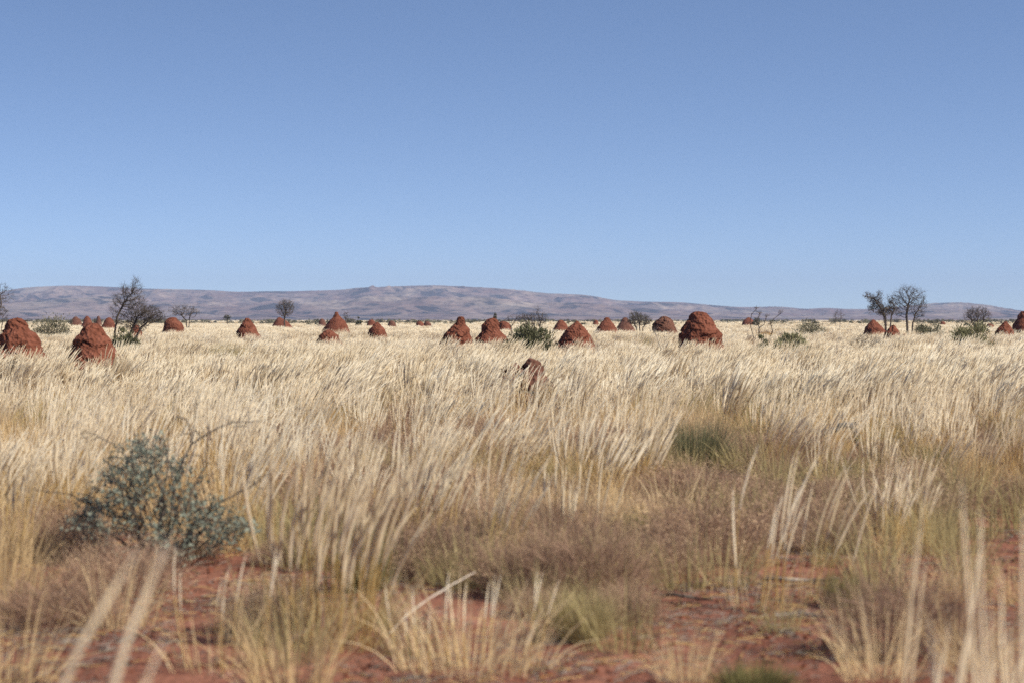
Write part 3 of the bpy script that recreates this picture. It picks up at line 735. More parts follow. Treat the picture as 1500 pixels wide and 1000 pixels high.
def scatter(name, label, cat, coll, xyz, rz, scl, idx, tiltx=None):
    n = len(xyz)
    me = bpy.data.meshes.new(name); me.vertices.add(n)
    me.vertices.foreach_set('co', np.asarray(xyz, np.float32).reshape(-1))
    a = me.attributes.new('rot', 'FLOAT_VECTOR', 'POINT')
    rot = np.zeros((n, 3), np.float32); rot[:, 2] = rz
    if tiltx is not None: rot[:, :2] = tiltx
    a.data.foreach_set('vector', rot.reshape(-1))
    a = me.attributes.new('scl', 'FLOAT_VECTOR', 'POINT'); a.data.foreach_set('vector', np.asarray(scl, np.float32).reshape(-1))
    a = me.attributes.new('pick', 'INT', 'POINT'); a.data.foreach_set('value', np.asarray(idx, np.int32))
    me.update()
    o = bpy.data.objects.new(name, me); COL.objects.link(o)
    ng = bpy.data.node_groups.new(name + '_scatter', 'GeometryNodeTree')
    ng.interface.new_socket('Geometry', in_out='INPUT', socket_type='NodeSocketGeometry')
    ng.interface.new_socket('Geometry', in_out='OUTPUT', socket_type='NodeSocketGeometry')
    nn, ll = ng.nodes, ng.links
    gi, go = nn.new('NodeGroupInput'), nn.new('NodeGroupOutput')
    ci = nn.new('GeometryNodeCollectionInfo'); ci.inputs['Collection'].default_value = coll
    ci.inputs['Separate Children'].default_value = True; ci.inputs['Reset Children'].default_value = True
    iop = nn.new('GeometryNodeInstanceOnPoints'); iop.inputs['Pick Instance'].default_value = True
    def attr(nm, dt):
        q = nn.new('GeometryNodeInputNamedAttribute'); q.data_type = dt; q.inputs['Name'].default_value = nm
        return [s for s in q.outputs if s.enabled and s.name == 'Attribute'][0]
    ll.new(gi.outputs[0], iop.inputs['Points']); ll.new(ci.outputs[0], iop.inputs['Instance'])
    ll.new(attr('pick', 'INT'), iop.inputs['Instance Index'])
    ll.new(attr('rot', 'FLOAT_VECTOR'), iop.inputs['Rotation']); ll.new(attr('scl', 'FLOAT_VECTOR'), iop.inputs['Scale'])
    ll.new(iop.outputs[0], go.inputs[0])
    md = o.modifiers.new('scatter', 'NODES'); md.node_group = ng
    tag(o, label, cat, kind='stuff')
    return o

def frustum_points(d0, d1, density, margin=0.30, extra=3.0):
    """Random points of the plain between two distances, in a wedge wider than the view."""
    half = lambda d: 0.2118 * d * (1 + margin) + extra
    area = 0.5 * (half(d0) + half(d1)) * 2 * (d1 - d0); n = int(area * density)
    y = np.sqrt(rng.random(n) * (d1 ** 2 - d0 ** 2) + d0 ** 2)
    x = (rng.random(n) * 2 - 1) * half(y)
    return x, y

def ph_x(x, y): return 750 + x / y * F
def ph_y(y): return HOR + EYE * F / y
def blob(px, py, cx, cy, rx, ry): return np.exp(-(((px - cx) / rx) ** 2 + ((py - cy) / ry) ** 2) ** 2)
def field(px, py, lst):
    s = np.zeros_like(px)
    for b in lst: s = np.maximum(s, blob(px, py, *b[:4]) * (b[4] if len(b) > 4 else 1))
    return s
# how the near ground is covered, in terms of where each patch stands on the plain
BARE = [(250, 965, 150, 32), (660, 900, 110, 34), (1010, 900, 110, 75), (1230, 800, 110, 55), (1330, 930, 200, 90), (1150, 985, 160, 30), (850, 985, 110, 24), (1450, 850, 110, 60), (1080, 780, 120, 26), (90, 975, 110, 24)]
HERB = [(760, 850, 150, 80), (860, 905, 100, 40), (640, 780, 90, 60), (720, 690, 110, 34), (1050, 745, 90, 30), (860, 700, 120, 26), (1180, 715, 140, 22), (300, 880, 150, 45), (60, 850, 90, 60),
        (600, 645, 80, 20), (395, 690, 40, 30), (1420, 740, 90, 30), (1230, 880, 70, 30), (960, 660, 140, 18), (560, 985, 120, 30), (1350, 985, 80, 20), (1090, 695, 130, 24), (1310, 765, 120, 30), (1170, 820, 80, 26), (900, 662, 210, 15), (1430, 690, 80, 18), (730, 640, 150, 13), (560, 690, 80, 20), (1230, 640, 90, 10), (330, 640, 60, 10), (480, 770, 60, 30), (1000, 840, 70, 40)]

# places where the grass is open so that what stands there shows
CLEAR = [(1184, 1266, 21.0, 25.9, 0.85), (100, 385, 9.5, 14.6, 0.85), (565, 700, 9.8, 11.7, 0.9), (955, 1090, 17.5, 23.6, 0.9), (1310, 1416, 17.5, 22.4, 0.85),
         (425, 610, 9.5, 11.2, 0.6), (1100, 1215, 70, 90, 0.7), (1395, 1460, 78, 95, 0.7), (740, 810, 64, 77, 0.75), (1240, 1300, 48, 59, 0.7), (155, 210, 62, 74, 0.6), (0, 40, 34, 41, 0.5), (993, 1060, 56, 67, 0.5)]
def keep(px, y):
    k = np.ones(len(px), bool); u = rng.random(len(px))
    for (a, b, d0, d1, p) in CLEAR: k &= ~((px > a) & (px < b) & (y > d0) & (y < d1) & (u < p))
    return k
# ---- pale seeded grass
near_meshes = [tuft(300 + k, 28, 0.84, 0.11, 0.34, 46, 0.0072, 0.0024, hairs=30, bw=0.0022, plume=0.42).mesh('grass_near', GR) for k in range(4)]
mid_meshes = [tuft(320 + k, [46, 30, 54, 38, 26, 46][k], [0.86, 0.8, 0.92, 0.84, 0.78, 0.9][k], [0.10, 0.16, 0.12, 0.09, 0.2, 0.14][k], [0.42, 0.26, 0.5, 0.34, 0.2, 0.38][k], 40, 0.0078, 0.0026, bw=0.0032, tilt=[0.09, 0.18, 0.10, 0.08, 0.22, 0.12][k], plume=[0.42, 0.3, 0.45, 0.4, 0.28, 0.42][k]).mesh('grass_mid', GR) for k in range(6)]
def patch(seed, n, size, H, pr, sr):
    rnd = random.Random(seed); mb = MB()
    cl = [(rnd.uniform(-size, size), rnd.uniform(-size, size), rnd.uniform(0.75, 1.1)) for _ in range(max(6, n // 22))]
    for _ in range(n):
        cx, cy, h = rnd.choice(cl); a = rnd.uniform(0, 6.283); tl = abs(rnd.gauss(0, 0.25))
        stalk(mb, (cx + rnd.gauss(0, 0.14), cy + rnd.gauss(0, 0.14), 0), (math.cos(a) * tl, math.sin(a) * tl, 1), H * h * rnd.uniform(0.7, 1.08), 0.3 * rnd.uniform(0.4, 1.4), rnd, 0.42, pr, sr)
    return mb
far_meshes = [patch(340 + k, 230, 1.3, 0.86, 0.017, 0.006).mesh('grass_far', GR) for k in range(5)]
tall_meshes = [tuft(380 + k, 42 + 6 * k, 0.98, 0.085 + 0.018 * k, 0.42 + 0.12 * k, 20, 0.0070, 0.0026, bw=0.003, tilt=0.09 + 0.014 * k, plume=0.5).mesh('grass_tall', GR) for k in range(5)]
vfar_meshes = [patch(360 + k, 260, 4.5, 0.85, 0.05, 0.02).mesh('grass_veryfar', GR) for k in range(4)]
gc = src_coll('grass_source', near_meshes + mid_meshes + far_meshes + vfar_meshes + tall_meshes)
P, RZ, SC, ID = [], [], [], []
def add(x, y, i0, ni, smin, smax, rz=0.6, hmod=None):
    n = len(x)
    P.append(np.stack([x, y, ground_z(x, y)], -1)); RZ.append((rng.random(n) * 2 - 1) * rz)
    s = smin + (smax - smin) * rng.random(n); hz = s * (hmod if hmod is not None else 1.0)
    SC.append(np.stack([s, s, hz], -1)); ID.append(i0 + rng.integers(0, ni, n))
# near: clumps between bare soil and herbs
x, y = frustum_points(10.5, 31, 3.4)
px, py = ph_x(x, y), ph_y(y)
dens = 0.16 + 0.84 * np.clip(fbm(x / 2.2, y / 3.2, 61, 3) * 2.6 - 0.75, 0, 1)
dens *= np.clip((y - 9) / 14, 0.16, 1)
dens *= 1 - 0.86 * np.clip(field(px, py, BARE), 0, 1); dens *= 1 - 0.72 * np.clip(field(px, py, HERB), 0, 1)
dens = np.maximum(dens, np.clip((y - 26) / 8, 0, 1) * 0.40 * (1 - 0.75 * field(px, py, HERB)))
k = (rng.random(len(x)) < dens) & keep(px, y)
add(x[k], y[k], 0, 4, 0.72, 1.0)
# the pale meadow
x, y = frustum_points(26, 62, 3.6)
px, py = ph_x(x, y), ph_y(y)
g = fbm(x / 4, y / 9, 71, 3)
dens = np.clip((y - 28) / 9, 0.1, 1) * np.clip(0.35 + 2.2 * (g - 0.28), 0.25, 1) * (1 - 0.7 * field(px, py, HERB))
k = (rng.random(len(x)) < dens) & keep(px, y)
add(x[k], y[k], 4, 6, 0.72, 1.16, hmod=(0.55 + 0.50 * fbm(x[k] / 3, y[k] / 6, 73, 2)))
# taller leaning bunches that stand out of the rest
x, y = frustum_points(22, 62, 1.6)
px = ph_x(x, y); g = fbm(x / 1.8, y / 3.0, 74, 3)
k = (rng.random(len(x)) < np.clip((g - 0.36) * 3.6, 0.05, 1) * np.clip((y - 25) / 13, 0.05, 1)) & keep(px, y)
add(x[k], y[k], 19, 5, 0.78, 1.10, rz=0.45)
x, y = frustum_points(62, 130, 1.0)
g = fbm(x / 3, y / 7, 76, 3)
k = (rng.random(len(x)) < np.clip((g - 0.36) * 3.6, 0.05, 1)) & keep(ph_x(x, y), y)
add(x[k], y[k], 19, 5, 0.78, 1.06, rz=0.45)
x, y = frustum_points(62, 130, 2.2)
g = fbm(x / 6, y / 16, 75, 3); k = (rng.random(len(x)) < np.clip(0.35 + 2.4 * (g - 0.3), 0.2, 1)) & keep(ph_x(x, y), y)
add(x[k], y[k], 4, 6, 0.78, 1.22, hmod=(0.58 + 0.45 * fbm(x[k] / 5, y[k] / 12, 77, 2)))
x, y = frustum_points(128, 420, 0.20)
g = fbm(x / 12, y / 40, 79, 3); k = rng.random(len(x)) < np.clip(0.2 + 3.0 * (g - 0.36), 0.08, 1)
add(x[k], y[k], 10, 5, 0.8, 1.1, hmod=(0.72 + 0.32 * fbm(x[k] / 10, y[k] / 30, 81, 2)))
x, y = frustum_points(415, 1700, 0.007)
g = fbm(x / 60, y / 200, 83, 3); k = rng.random(len(x)) < np.clip(0.1 + 3.2 * (g - 0.42), 0.03, 1)
add(x[k], y[k], 15, 4, 0.8, 1.1)
scatter('dry_grass', 'pale feathery dry grass covering the whole plain', 'grass', gc, np.concatenate(P), np.concatenate(RZ), np.concatenate(SC), np.concatenate(ID))

# ---- low golden grass without plumes between the clumps
def low_tuft(seed, n, H, rad, mat):
    rnd = random.Random(seed); mb = MB()
    for _ in range(n):
        a = rnd.uniform(0, 6.283); r = rad * math.sqrt(rnd.random()); tl = abs(rnd.gauss(0.15, 0.35))
        blade(mb, (math.cos(a) * r, math.sin(a) * r, -0.02), (math.cos(a) * tl + 0.08, math.sin(a) * tl, 1), H * rnd.uniform(0.5, 1.25), rnd.uniform(0.0014, 0.0028), rnd.uniform(0.0, 0.7), rnd, 0)
    return mb
lows = [low_tuft(400 + k, 120, 0.34, 0.15, 0).mesh('low_grass', [M_blade]) for k in range(4)] + [low_tuft(410 + k, 110, 0.36, 0.15, 0).mesh('low_grass_olive', [M_olive]) for k in range(3)]
lc = src_coll('low_grass_source', lows)
x, y = frustum_points(9.0, 46, 10.0)
px, py = ph_x(x, y), ph_y(y)
g = fbm(x / 1.4, y / 2.2, 91, 3)
dens = np.clip(0.25 + 2.6 * (g - 0.40), 0.06, 1) * (1 - 0.66 * field(px, py, BARE)) * (1 - 0.35 * field(px, py, HERB)) * np.clip((y - 6) / 9, 0.3, 1)
k = (rng.random(len(x)) < dens) & (keep(px, y) | (rng.random(len(x)) < 0.15))
n = k.sum(); s = (0.55 + 0.65 * rng.random(n)) * (1 + 0.40 * np.clip((y[k] - 16) / 10, 0, 1))
pick = np.where(fbm(x[k] / 3, y[k] / 4, 93, 2) > 0.60, 4 + rng.integers(0, 3, n), rng.integers(0, 4, n))
scatter('low_grass', 'short golden and olive grass between the taller tufts', 'grass', lc, np.stack([x[k], y[k], ground_z(x[k], y[k])], -1), rng.random(n) * 6.283, np.stack([s, s, s], -1), pick)

# ---- brown twiggy herbs in cushions
def herb(seed, n, rad, H):
    rnd = random.Random(seed); mb = MB()
    for _ in range(n):
        a = rnd.uniform(0, 6.283); r = rad * math.sqrt(rnd.random()); top = H * (1 - 0.55 * (r / rad) ** 2)
        p = Vector((math.cos(a) * r, math.sin(a) * r, rnd.uniform(0, 0.75) * top))
        d = Vector((math.cos(a) * rnd.uniform(0, 1.1) + rnd.gauss(0, 0.5), math.sin(a) * rnd.uniform(0, 1.1) + rnd.gauss(0, 0.5), rnd.uniform(0.1, 1.2))).normalized()
        L = rnd.uniform(0.05, 0.15); q = p + d * L; q2 = q + (d + Vector((rnd.gauss(0, 0.5), rnd.gauss(0, 0.5), rnd.gauss(0, 0.4)))).normalized() * L * 0.8
        s = d.orthogonal().normalized(); s.rotate(Matrix.Rotation(rnd.uniform(0, 6.283), 3, d)); wd = rnd.uniform(0.0009, 0.0020)
        mb.ribbon([p, q, q2], [wd, wd * 0.8, wd * 0.3], s, 0)
        if rnd.random() < 0.8:
            c = q2; e = rnd.uniform(0.003, 0.007); u = Vector((rnd.gauss(0, 1), rnd.gauss(0, 1), rnd.gauss(0, 1))).normalized(); v_ = u.orthogonal()
            mb.poly([c - u * e, c + v_ * e * 0.6, c + u * e, c - v_ * e * 0.6], 1)
    return mb
herbs = [herb(430 + k, 1500, 0.30, 0.34).mesh('herb', [M_herb, M_herb2]) for k in range(5)]
hc = src_coll('herb_source', herbs)
x, y = frustum_points(9.6, 42, 8.0)
px, py = ph_x(x, y), ph_y(y)
g = fbm(x / 1.6, y / 2.6, 101, 3)
hf = field(px, py, HERB)
dens = np.clip(hf * np.clip(2.2 * (g - 0.22), 0.1, 0.75) + np.clip(1.6 * (g - 0.52), 0, 0.5), 0, 1) * (1 - 0.70 * field(px, py, BARE) * (1 - hf)) * np.clip((48 - y) / 14, 0, 1)
k = (rng.random(len(x)) < dens) & (keep(px, y) | (rng.random(len(x)) < 0.30)) & ~((px > 85) & (px < 395) & (y > 13.5) & (y < 14.65))
n = k.sum(); s = (0.4 + 0.75 * rng.random(n)) * (0.75 + 0.35 * hf[k])
scatter('dry_herbs', 'brown and purplish twiggy dry herbs in low cushions', 'ground cover', hc, np.stack([x[k], y[k], ground_z(x[k], y[k])], -1), rng.random(n) * 6.283, np.stack([s, s, s * (0.8 + 0.4 * rng.random(n))], -1), rng.integers(0, 5, n))

# ---- litter of twigs, chaff and pebbles on the bare soil
def litter(seed):
    rnd = random.Random(seed); mb = MB()
    for _ in range(60):
        p = Vector((rnd.uniform(-0.4, 0.4), rnd.uniform(-0.4, 0.4), 0.004)); a = rnd.uniform(0, 6.283); L = rnd.uniform(0.02, 0.16)
        q = p + Vector((math.cos(a), math.sin(a), rnd.uniform(-0.02, 0.15))) * L; m_ = (p + q) / 2 + Vector((rnd.gauss(0, 0.01), rnd.gauss(0, 0.01), 0.006))
        r = rnd.uniform(0.0008, 0.0028); mb.tube([p, m_, q], [r, r, r * 0.6], 3, rnd.choice((0, 0, 1, 2)))
    for _ in range(22):
        c = Vector((rnd.uniform(-0.4, 0.4), rnd.uniform(-0.4, 0.4), 0.0)); r = rnd.uniform(0.004, 0.014)
        mb.tube([c + Vector((0, 0, -r)), c + Vector((0, 0, 0.1 * r)), c + Vector((r * .2, 0, r * 0.8))], [r, r * 1.1, r * 0.4], 5, 3)
    return mb
lits = [litter(450 + k).mesh('litter', [M_grey, M_twig, M_stalk, M_mound]) for k in range(5)]
x, y = frustum_points(8.5, 24, 4.5)
n = len(x); s = 0.7 + 0.6 * rng.random(n)
scatter('litter', 'grey twigs, chaff and red pebbles lying on the bare earth', 'litter', src_coll('litter_source', lits), np.stack([x, y, ground_z(x, y) + 0.002], -1), rng.random(n) * 6.283, np.stack([s, s, s], -1), rng.integers(0, 5, n))

# ---- grey scrub far out on the plain
def scrub_mesh(seed):
    rnd = random.Random(seed); mb = MB()
    for j in range(5):
        cx, cy, rw, hh = rnd.gauss(0, 0.7), rnd.gauss(0, 0.7), rnd.uniform(0.35, 0.8), rnd.uniform(0.7, 1.35)
        for _ in range(170):
            a = rnd.uniform(0, 6.283); u = rnd.random() ** 0.6; zz = hh * rnd.uniform(0.1, 1)
            r = rw * u * math.sqrt(max(0.05, 1 - (zz / hh) ** 2))
            c = Vector((cx + math.cos(a) * r, cy + math.sin(a) * r, zz)); e = rnd.uniform(0.05, 0.12)
            uu = Vector((rnd.gauss(0, 1), rnd.gauss(0, 1), rnd.gauss(0, 1))).normalized(); vv = uu.orthogonal().normalized()
            mb.poly([c - uu * e, c - vv * e * 0.6, c + uu * e, c + vv * e * 0.6], 0)
        for _ in range(8):
            d = Vector((rnd.gauss(0, 0.5), rnd.gauss(0, 0.5), 1)).normalized()
            mb.tube([(cx, cy, 0), Vector((cx, cy, 0)) + d * hh * 0.6, Vector((cx, cy, 0)) + d * hh * 1.1], [0.02, 0.014, 0.006], 3, 1)
    return mb
scr = [scrub_mesh(470 + k).mesh('scrub', [M_scrub, M_twig]) for k in range(5)]
x, y = frustum_points(230, 1500, 0.006)
g = fbm(x / 40, y / 90, 111, 3); k = rng.random(len(x)) < np.clip(3.0 * (g - 0.42), 0.05, 1) * np.clip((y - 200) / 250, 0.05, 1)
n = k.sum(); s = 0.55 + 0.5 * rng.random(n)
s *= np.where(y[k] > 500, 1.25, 1.0)
scatter('scrub', 'band of grey-green scrub far out where the plain meets the hills', 'scrub', src_coll('scrub_source', scr), np.stack([x[k], y[k], ground_z(x[k], y[k])], -1), rng.random(n) * 6.283, np.stack([s * 1.4, s * 1.4, s], -1), rng.integers(0, 5, n))

# ------------------------------------------------------------------ single plants and wood of the near ground
def place_tuft(label, px, py, seed, n, H, rad, wind, blades, pr=0.009, hairs=60, tilt=0.18, plume=0.36, group='tall seeded grass tufts of the near ground', D=None, mats=None, name='grass_tuft', bl=0.42):
    D = D or gd(py); x = X(px, D)
    mb = tuft(seed, n, H, rad, wind, blades, pr, 0.0029, hairs, tilt, plume, 0.0024, bl)
    o = mb.build(name, mats or GR, loc=(x, D, gz(x, D)))
    tag(o, label, 'grass tuft', group)
place_tuft('tall pale grass tuft with bowed cream plumes beside the white bent stick', 492, 950, 501, 70, 0.95, 0.22, 0.46, 90, pr=0.0115, tilt=0.15, plume=0.5)
place_tuft('slim grass tuft with white split plumes on the bare red soil', 1105, 900, 502, 10, 0.80, 0.15, 0.24, 24, pr=0.0085, tilt=0.13, plume=0.5)
place_tuft('loose tuft of curved plumes beside the split white ones', 1185, 890, 503, 10, 0.74, 0.20, 0.32, 26, pr=0.0080, tilt=0.15, plume=0.5)
place_tuft('blurred upright stalks standing close in the corner over bare soil', 1478, 1000, 504, 15, 1.10, 0.15, 0.07, 16, D=5.4, tilt=0.07, pr=0.0062, plume=0.6)
place_tuft('row of blurred thin upright stalks beside the corner stalks', 1388, 1000, 505, 9, 1.08, 0.14, 0.06, 10, D=6.0, tilt=0.06, pr=0.0060, plume=0.6)
place_tuft('lone tall blurred stalk pair reaching up to the brown herbs', 1312, 1000, 506, 3, 1.14, 0.03, 0.04, 6, D=7.0, tilt=0.03, pr=0.0065, plume=0.6)
place_tuft('big soft blurred plume slanting in from the lower corner', -2, 1000, 507, 3, 1.08, 0.03, 0.50, 4, D=3.7, tilt=0.06, pr=0.0120, plume=0.5)
place_tuft('big soft blurred plume slanting up before the silver-leaved bush', 178, 1000, 508, 3, 1.04, 0.03, 0.52, 5, D=3.9, tilt=0.06, pr=0.0120, plume=0.5)
place_tuft('few thin golden stalks on red earth in front of the silver-leaved bush', 330, 985, 509, 9, 0.55, 0.20, 0.16, 40, tilt=0.16, pr=0.005)
place_tuft('feathery upright tuft behind the brown herbs in the middle of the near ground', 850, 820, 510, 18, 0.62, 0.18, 0.14, 60, tilt=0.16, plume=0.5)
place_tuft('tall straw tuft beside the dark green tussock', 945, 735, 511, 28, 0.88, 0.13, 0.12, 60, tilt=0.11, plume=0.45)
place_tuft('upright straw tuft with a bushy head near the fallen grey log', 1130, 680, 512, 30, 0.72, 0.2, 0.1, 60, tilt=0.15, plume=0.45)
place_tuft('broad straw tuft behind the tall bowed one, at the rim of the brown herbs', 610, 800, 513, 26, 0.72, 0.16, 0.30, 60, tilt=0.14, plume=0.45)
place_tuft('short golden tuft on red earth at the frame bottom below the white bent stick', 690, 985, 514, 16, 0.40, 0.30, 0.14, 220, tilt=0.25, plume=0.35, pr=0.0035)

def tussock(label, px, py, wpx, hpx, mat, seed, n=700):
    D = gd(py); x = X(px, D); rad = wpx / 2 / F * D; H = hpx / F * D
    rnd = random.Random(seed); mb = MB()
    for _ in range(n):
        a = rnd.uniform(0, 6.283); r = rad * 0.45 * math.sqrt(rnd.random()); tl = abs(rnd.gauss(0.1, 0.55)) * min(1.6, rad / H)
        blade(mb, (math.cos(a) * r, math.sin(a) * r * 0.8, -0.02), (math.cos(a) * tl, math.sin(a) * tl, 1), H * rnd.uniform(0.55, 1.15), rnd.uniform(0.0012, 0.0024), rnd.uniform(-0.05, 0.35), rnd, 0)
    o = mb.build('green_tussock', [mat], loc=(x, D, gz(x, D)))
    tag(o, label, 'tussock', 'green tussocks of the near ground')
tussock('dark green tussock under the edge of the pale meadow beside the straw tuft', 1022, 700, 120, 78, M_leafg, 601, 1500)
tussock('olive tussock on the meadow edge past the fallen grey log', 1362, 712, 100, 60, M_green, 602, 1200)
tussock('olive tussock in front of the slim white-plumed tufts at the frame bottom', 1105, 1030, 160, 58, M_green, 603, 1400)
tussock('round olive tussock on the red soil behind the blurred stalks', 1238, 893, 90, 56, M_green, 604, 1000)
tussock('yellow-green tussock beside the brown herbs in the middle', 940, 805, 80, 60, M_green, 605, 900)
tussock('olive tussock at the heart of the tall bowed grass tuft', 530, 870, 110, 100, M_green, 606, 700)
tussock('small green tussock right under the fallen grey log', 1243, 668, 34, 34, M_green, 607, 400)
tussock('brownish olive tussock at the edge of the brown herb cushion', 850, 945, 120, 80, M_olive, 608, 1000)
tussock('yellowish tussock low in front of the fallen grey log', 1168, 690, 60, 30, M_green, 610, 500)

def olive_patch(label, px, D, wid, H, seed, n):
    x = X(px, D); rnd = random.Random(seed); mb = MB()
    for _ in range(n):
        bx, by = rnd.gauss(0, wid * 0.42), rnd.gauss(0, wid * 0.35)
        blade(mb, (bx, by, -0.02), (rnd.gauss(0.25, 0.2), rnd.gauss(0, 0.2), 1), H * rnd.uniform(0.6, 1.1), rnd.uniform(0.003, 0.006), rnd.uniform(0, 0.25), rnd, 0)
    o = mb.build('olive_tuft', [M_olive], loc=(x, D, gz(x, D))); tag(o, label, 'grass tuft', 'olive grass patches in the meadow')
olive_patch('olive green grass patch leaning in the meadow before the blunt-tipped cone', 322, 58, 0.75, 0.98, 621, 1100)
olive_patch('pale yellow-green grass patch in front of the bulging brown-red mound', 935, 84, 0.7, 0.98, 622, 800)

# the silver-leaved bush
def silver_bush():
    D = gd(835); rnd = random.Random(77)
    x0 = X(236, D); z0 = gz(x0, D) - 0.02
    root = empty('silver_bush', (x0, D, z0))
    W = lambda px, py, dy=0.0: (X(px, D) - x0, dy, max(0.02, EYE + (HOR - py) * D / F - z0))
    def cloud(env):
        out = []
        for (cx, cy, rx, ry, n) in env:
            c = W(cx, cy); ax = rx / F * D; az = ry / F * D; ay = 0.30
            while n > 0:
                v = Vector((rnd.uniform(-1, 1), rnd.uniform(-1, 1), rnd.uniform(-1, 1)))
                if v.length > 1: continue
                out.append((c[0] + v.x * ax, v.y * ay, max(0.06, c[2] + v.z * az))); n -= 1
        return out
    base = (0, 0, 0)
    live = cloud([(195, 690, 55, 40, 130), (170, 745, 75, 38, 150), (240, 745, 80, 44, 200), (310, 765, 62, 34, 130), (245, 800, 95, 30, 130), (212, 655, 36, 22, 50), (130, 765, 42, 22, 50), (250, 700, 50, 30, 70), (345, 775, 36, 18, 40)])
    nodes, par = colonize([[base, (0.01, 0, 0.06)], [(0.02, 0.03, 0), (0.05, 0.05, 0.05)], [(-0.03, 0.0, 0), (-0.06, -0.02, 0.05)]], live, 0.045, 0.062, rnd, 0.28)
    br, cr = MB(), MB(); tips = branch_tubes(nodes, par, 0.0026, 2.1, 0.015, br, cr, 0.0045, 1.0, 0.10)
    dead = cloud([(300, 640, 22, 20, 14), (275, 615, 16, 18, 12), (345, 625, 30, 10, 12), (255, 660, 10, 30, 8), (120, 720, 34, 10, 12), (140, 645, 16, 8, 5), (375, 705, 18, 22, 9), (110, 750, 16, 12, 10)])
    main = [base, W(246, 780, 0.03), W(249, 745, 0.05), W(252, 711, 0.04), W(259, 695), W(265, 681), W(272, 665), W(280, 651)]
    chains = [main + [W(290, 643), W(300, 638), W(310, 631), W(320, 626), W(340, 618, 0.03), W(360, 618, 0.05), W(382, 617, 0.06)],
              main + [W(281, 634, -0.02), W(278, 622, -0.03), W(274, 613, -0.05), W(264, 610, -0.06), W(256, 611, -0.08)],
              main + [W(283, 630, 0.04), W(282, 611, 0.05), W(286, 595, 0.06), W(289, 580, 0.06)],
              [base, W(262, 800), W(290, 765), W(320, 736), W(345, 724), W(370, 711, 0.04), W(388, 697, 0.05), W(402, 684, 0.06)],
              [base, W(225, 800), W(185, 770), W(145, 746), W(122, 733), W(100, 723), W(72, 719, -0.03), W(44, 716, -0.05)],
              [base, W(230, 780), W(210, 720), W(190, 675), W(165, 651, 0.04), W(142, 640, 0.05), W(118, 630, 0.06)],
              [base, W(240, 780, -0.08), W(244, 720, -0.12), W(250, 680, -0.12), W(249, 650, -0.13), W(256, 622, -0.12)],
              [base, W(262, 780, -0.06), W(278, 735, -0.10), W(292, 700, -0.10), W(308, 676, -0.12)]]
    dead = cloud([(310, 640, 22, 16, 7), (345, 625, 26, 10, 6), (375, 705, 22, 18, 7), (105, 730, 30, 14, 8), (130, 645, 18, 10, 6), (262, 640, 12, 20, 5), (300, 690, 14, 18, 5)])
    n2, p2 = colonize(chains, dead, 0.04, 0.055, rnd, 0.20)
    db, dc = MB(), MB(); branch_tubes(n2, p2, 0.0028, 2.6, 0.009, db, db, 0.0034, 0.6, 0.08)
    lv = MB()
    for _ in range(3900):
        p = rnd.choice(tips)
        c = p + Vector((rnd.gauss(0, 0.030), rnd.gauss(0, 0.030), rnd.gauss(0, 0.028)))
        a = Vector((rnd.gauss(0, 1), rnd.gauss(0, 1), rnd.gauss(0.2, 0.7))).normalized()
        b = a.orthogonal().normalized(); b.rotate(Matrix.Rotation(rnd.uniform(0, 6.283), 3, a)); u = a.cross(b)
        s_ = rnd.uniform(0.007, 0.019); fo = 0.22 * s_
        lv.poly([c - a * s_, c - a * s_ * 0.2 + b * s_ * 0.55 + u * fo, c + a * s_ * 0.6 + b * s_ * 0.35 + u * fo, c + a * s_], 0)
        lv.poly([c - a * s_, c + a * s_, c + a * s_ * 0.6 - b * s_ * 0.35 + u * fo, c - a * s_ * 0.2 - b * s_ * 0.55 + u * fo], 0)
    br.build('stem', [M_bark], root); cr.build('branch', [M_twig], root)
    tag(db.build('dead_branch', [M_bark], root), 'bare dark dead branches')
    lv.build('foliage', [M_silver], root, smooth=False)
    tag(root, 'grey-green silver-leaved bush with bare dead twigs in the near grass', 'bush')
silver_bush()

def stick(name, label, cat, pts, rad, mat, group=None, sides=7, twigs=0):
    """pts: (photo x, distance, height above ground)."""
    x0, D0 = X(pts[0][0], pts[0][1]), pts[0][1]; z0 = gz(x0, D0); mb = MB()
    P3 = [(X(p, D) - x0, D - D0, gz(X(p, D), D) - z0 + h) for p, D, h in pts]
    # smooth and roughen
    Q, Rr = [], []
    rnd = random.Random(len(label))
    for i in range(len(P3) - 1):
        for k in range(4):
            t = k / 4; a, b = Vector(P3[i]), Vector(P3[i + 1]); q = a.lerp(b, t)
            Q.append(q + Vector((rnd.gauss(0, 1), rnd.gauss(0, 1), rnd.gauss(0, 1))) * rad[i] * 0.22); Rr.append((rad[i] + (rad[i + 1] - rad[i]) * t) * rnd.uniform(0.85, 1.15))
    Q.append(Vector(P3[-1])); Rr.append(rad[-1] * 0.7)
    mb.tube(Q, Rr, sides)
    for _ in range(twigs):                      # broken side shoots
        i = rnd.randrange(2, len(Q) - 1); d = Vector((rnd.gauss(0, 0.7), rnd.gauss(0, 0.5), rnd.uniform(-0.6, 0.8))).normalized(); L = rnd.uniform(0.06, 0.22)
        k_ = Q[i] + d * L * 0.5 + Vector((rnd.gauss(0, 0.02), rnd.gauss(0, 0.02), rnd.gauss(0, 0.02)))
        mb.tube([Q[i], k_, k_ + (d + Vector((rnd.gauss(0, 0.4), 0, rnd.gauss(0, 0.4)))) * L * 0.5], [Rr[i] * 0.35, Rr[i] * 0.25, Rr[i] * 0.1], 4)
    o = mb.build(name, [mat], loc=(x0, D0, z0)); tag(o, label, cat, group)
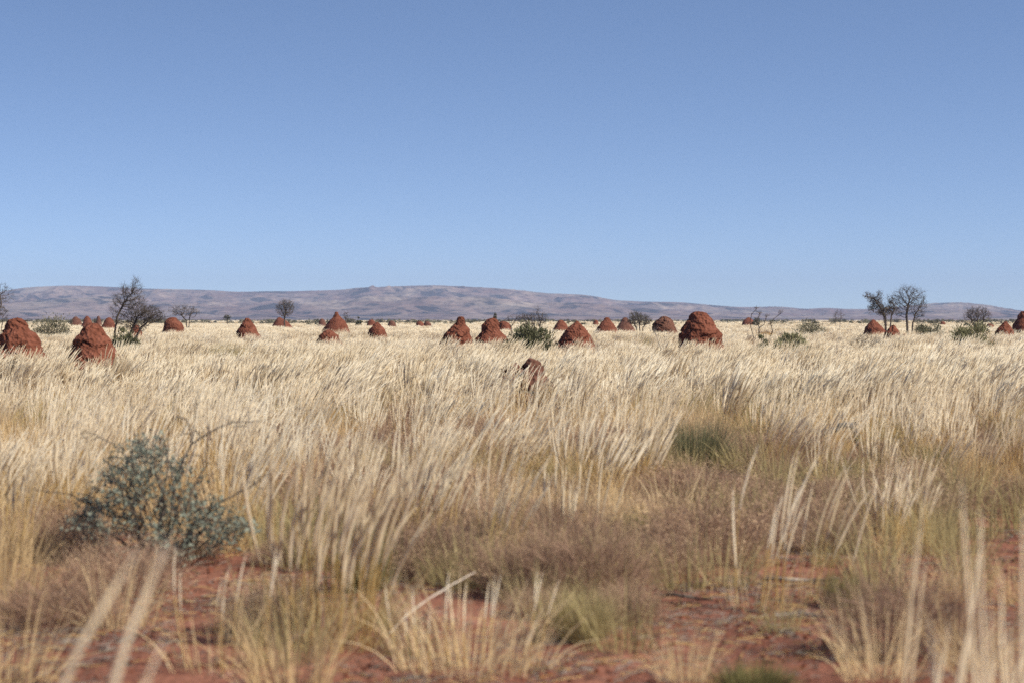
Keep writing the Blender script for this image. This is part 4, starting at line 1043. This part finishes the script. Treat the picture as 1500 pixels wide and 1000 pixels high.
stick('fallen_stick', 'bleached white bent stick lying slanted on red earth by the tall tuft', 'stick', [(570, 11.4, 0.02), (598, 11.5, 0.10), (630, 11.6, 0.16), (662, 11.7, 0.21), (696, 11.9, 0.245)], [0.0036, 0.0042, 0.004, 0.0034, 0.002], M_white)
stick('fallen_log', 'charred grey log arching out of the grass at the meadow edge', 'log', [(1194, 25.5, 0.05), (1198, 25.5, 0.20), (1208, 25.5, 0.25), (1222, 25.5, 0.29), (1238, 25.5, 0.34), (1252, 25.5, 0.31), (1257, 25.6, 0.08)], [0.022, 0.027, 0.026, 0.030, 0.034, 0.030, 0.02], M_char, sides=9, twigs=14)
stick('fallen_branch', 'thin grey branch lying on the bare soil behind the slim white-plumed tuft', 'branch', [(1120, 13.6, 0.03), (1150, 13.4, 0.05), (1185, 13.5, 0.03), (1230, 13.3, 0.07)], [0.012, 0.011, 0.009, 0.005], M_grey)
stick('fallen_branch', 'dark twig lying flat on red earth between the brown herbs and the bare soil', 'branch', [(960, 12.7, 0.02), (990, 12.5, 0.05), (1020, 12.6, 0.02), (1045, 12.4, 0.04)], [0.010, 0.011, 0.008, 0.004], M_bark)
stick('fallen_branch', 'grey twig lying across red earth at the foot of the loose curved tuft', 'branch', [(1135, 11.95, 0.02), (1170, 12.0, 0.03), (1205, 11.9, 0.02), (1225, 11.8, 0.04)], [0.006, 0.006, 0.005, 0.003], M_grey)

# ------------------------------------------------------------------ the air
def haze():
    mb = MB(); x0, x1, y0, y1, z0, z1 = -9000, 9000, -300, 9500, -4.0, 165.0
    v = [(x, y, z) for z in (z0, z1) for x, y in ((x0, y0), (x1, y0), (x1, y1), (x0, y1))]
    mb.v = v; mb.f = [(3, 2, 1, 0), (4, 5, 6, 7), (0, 1, 5, 4), (1, 2, 6, 5), (2, 3, 7, 6), (3, 0, 4, 7)]; mb.m = [0] * 6
    m = bpy.data.materials.new('hazy_air'); m.use_nodes = True; nt = m.node_tree
    nt.nodes.remove(nt.nodes['Principled BSDF'])
    pv = N(nt, 'ShaderNodeVolumePrincipled'); pv.inputs['Color'].default_value = (0.50, 0.60, 0.84, 1)
    pv.inputs['Density'].default_value = 1.0e-4; pv.inputs['Anisotropy'].default_value = 0.0
    nt.links.new(pv.outputs[0], nt.nodes['Material Output'].inputs['Volume'])
    o = mb.build('haze', [m], smooth=False)
    tag(o, 'thin bluish air between the meadow and the far hills', 'haze', kind='stuff')
haze()
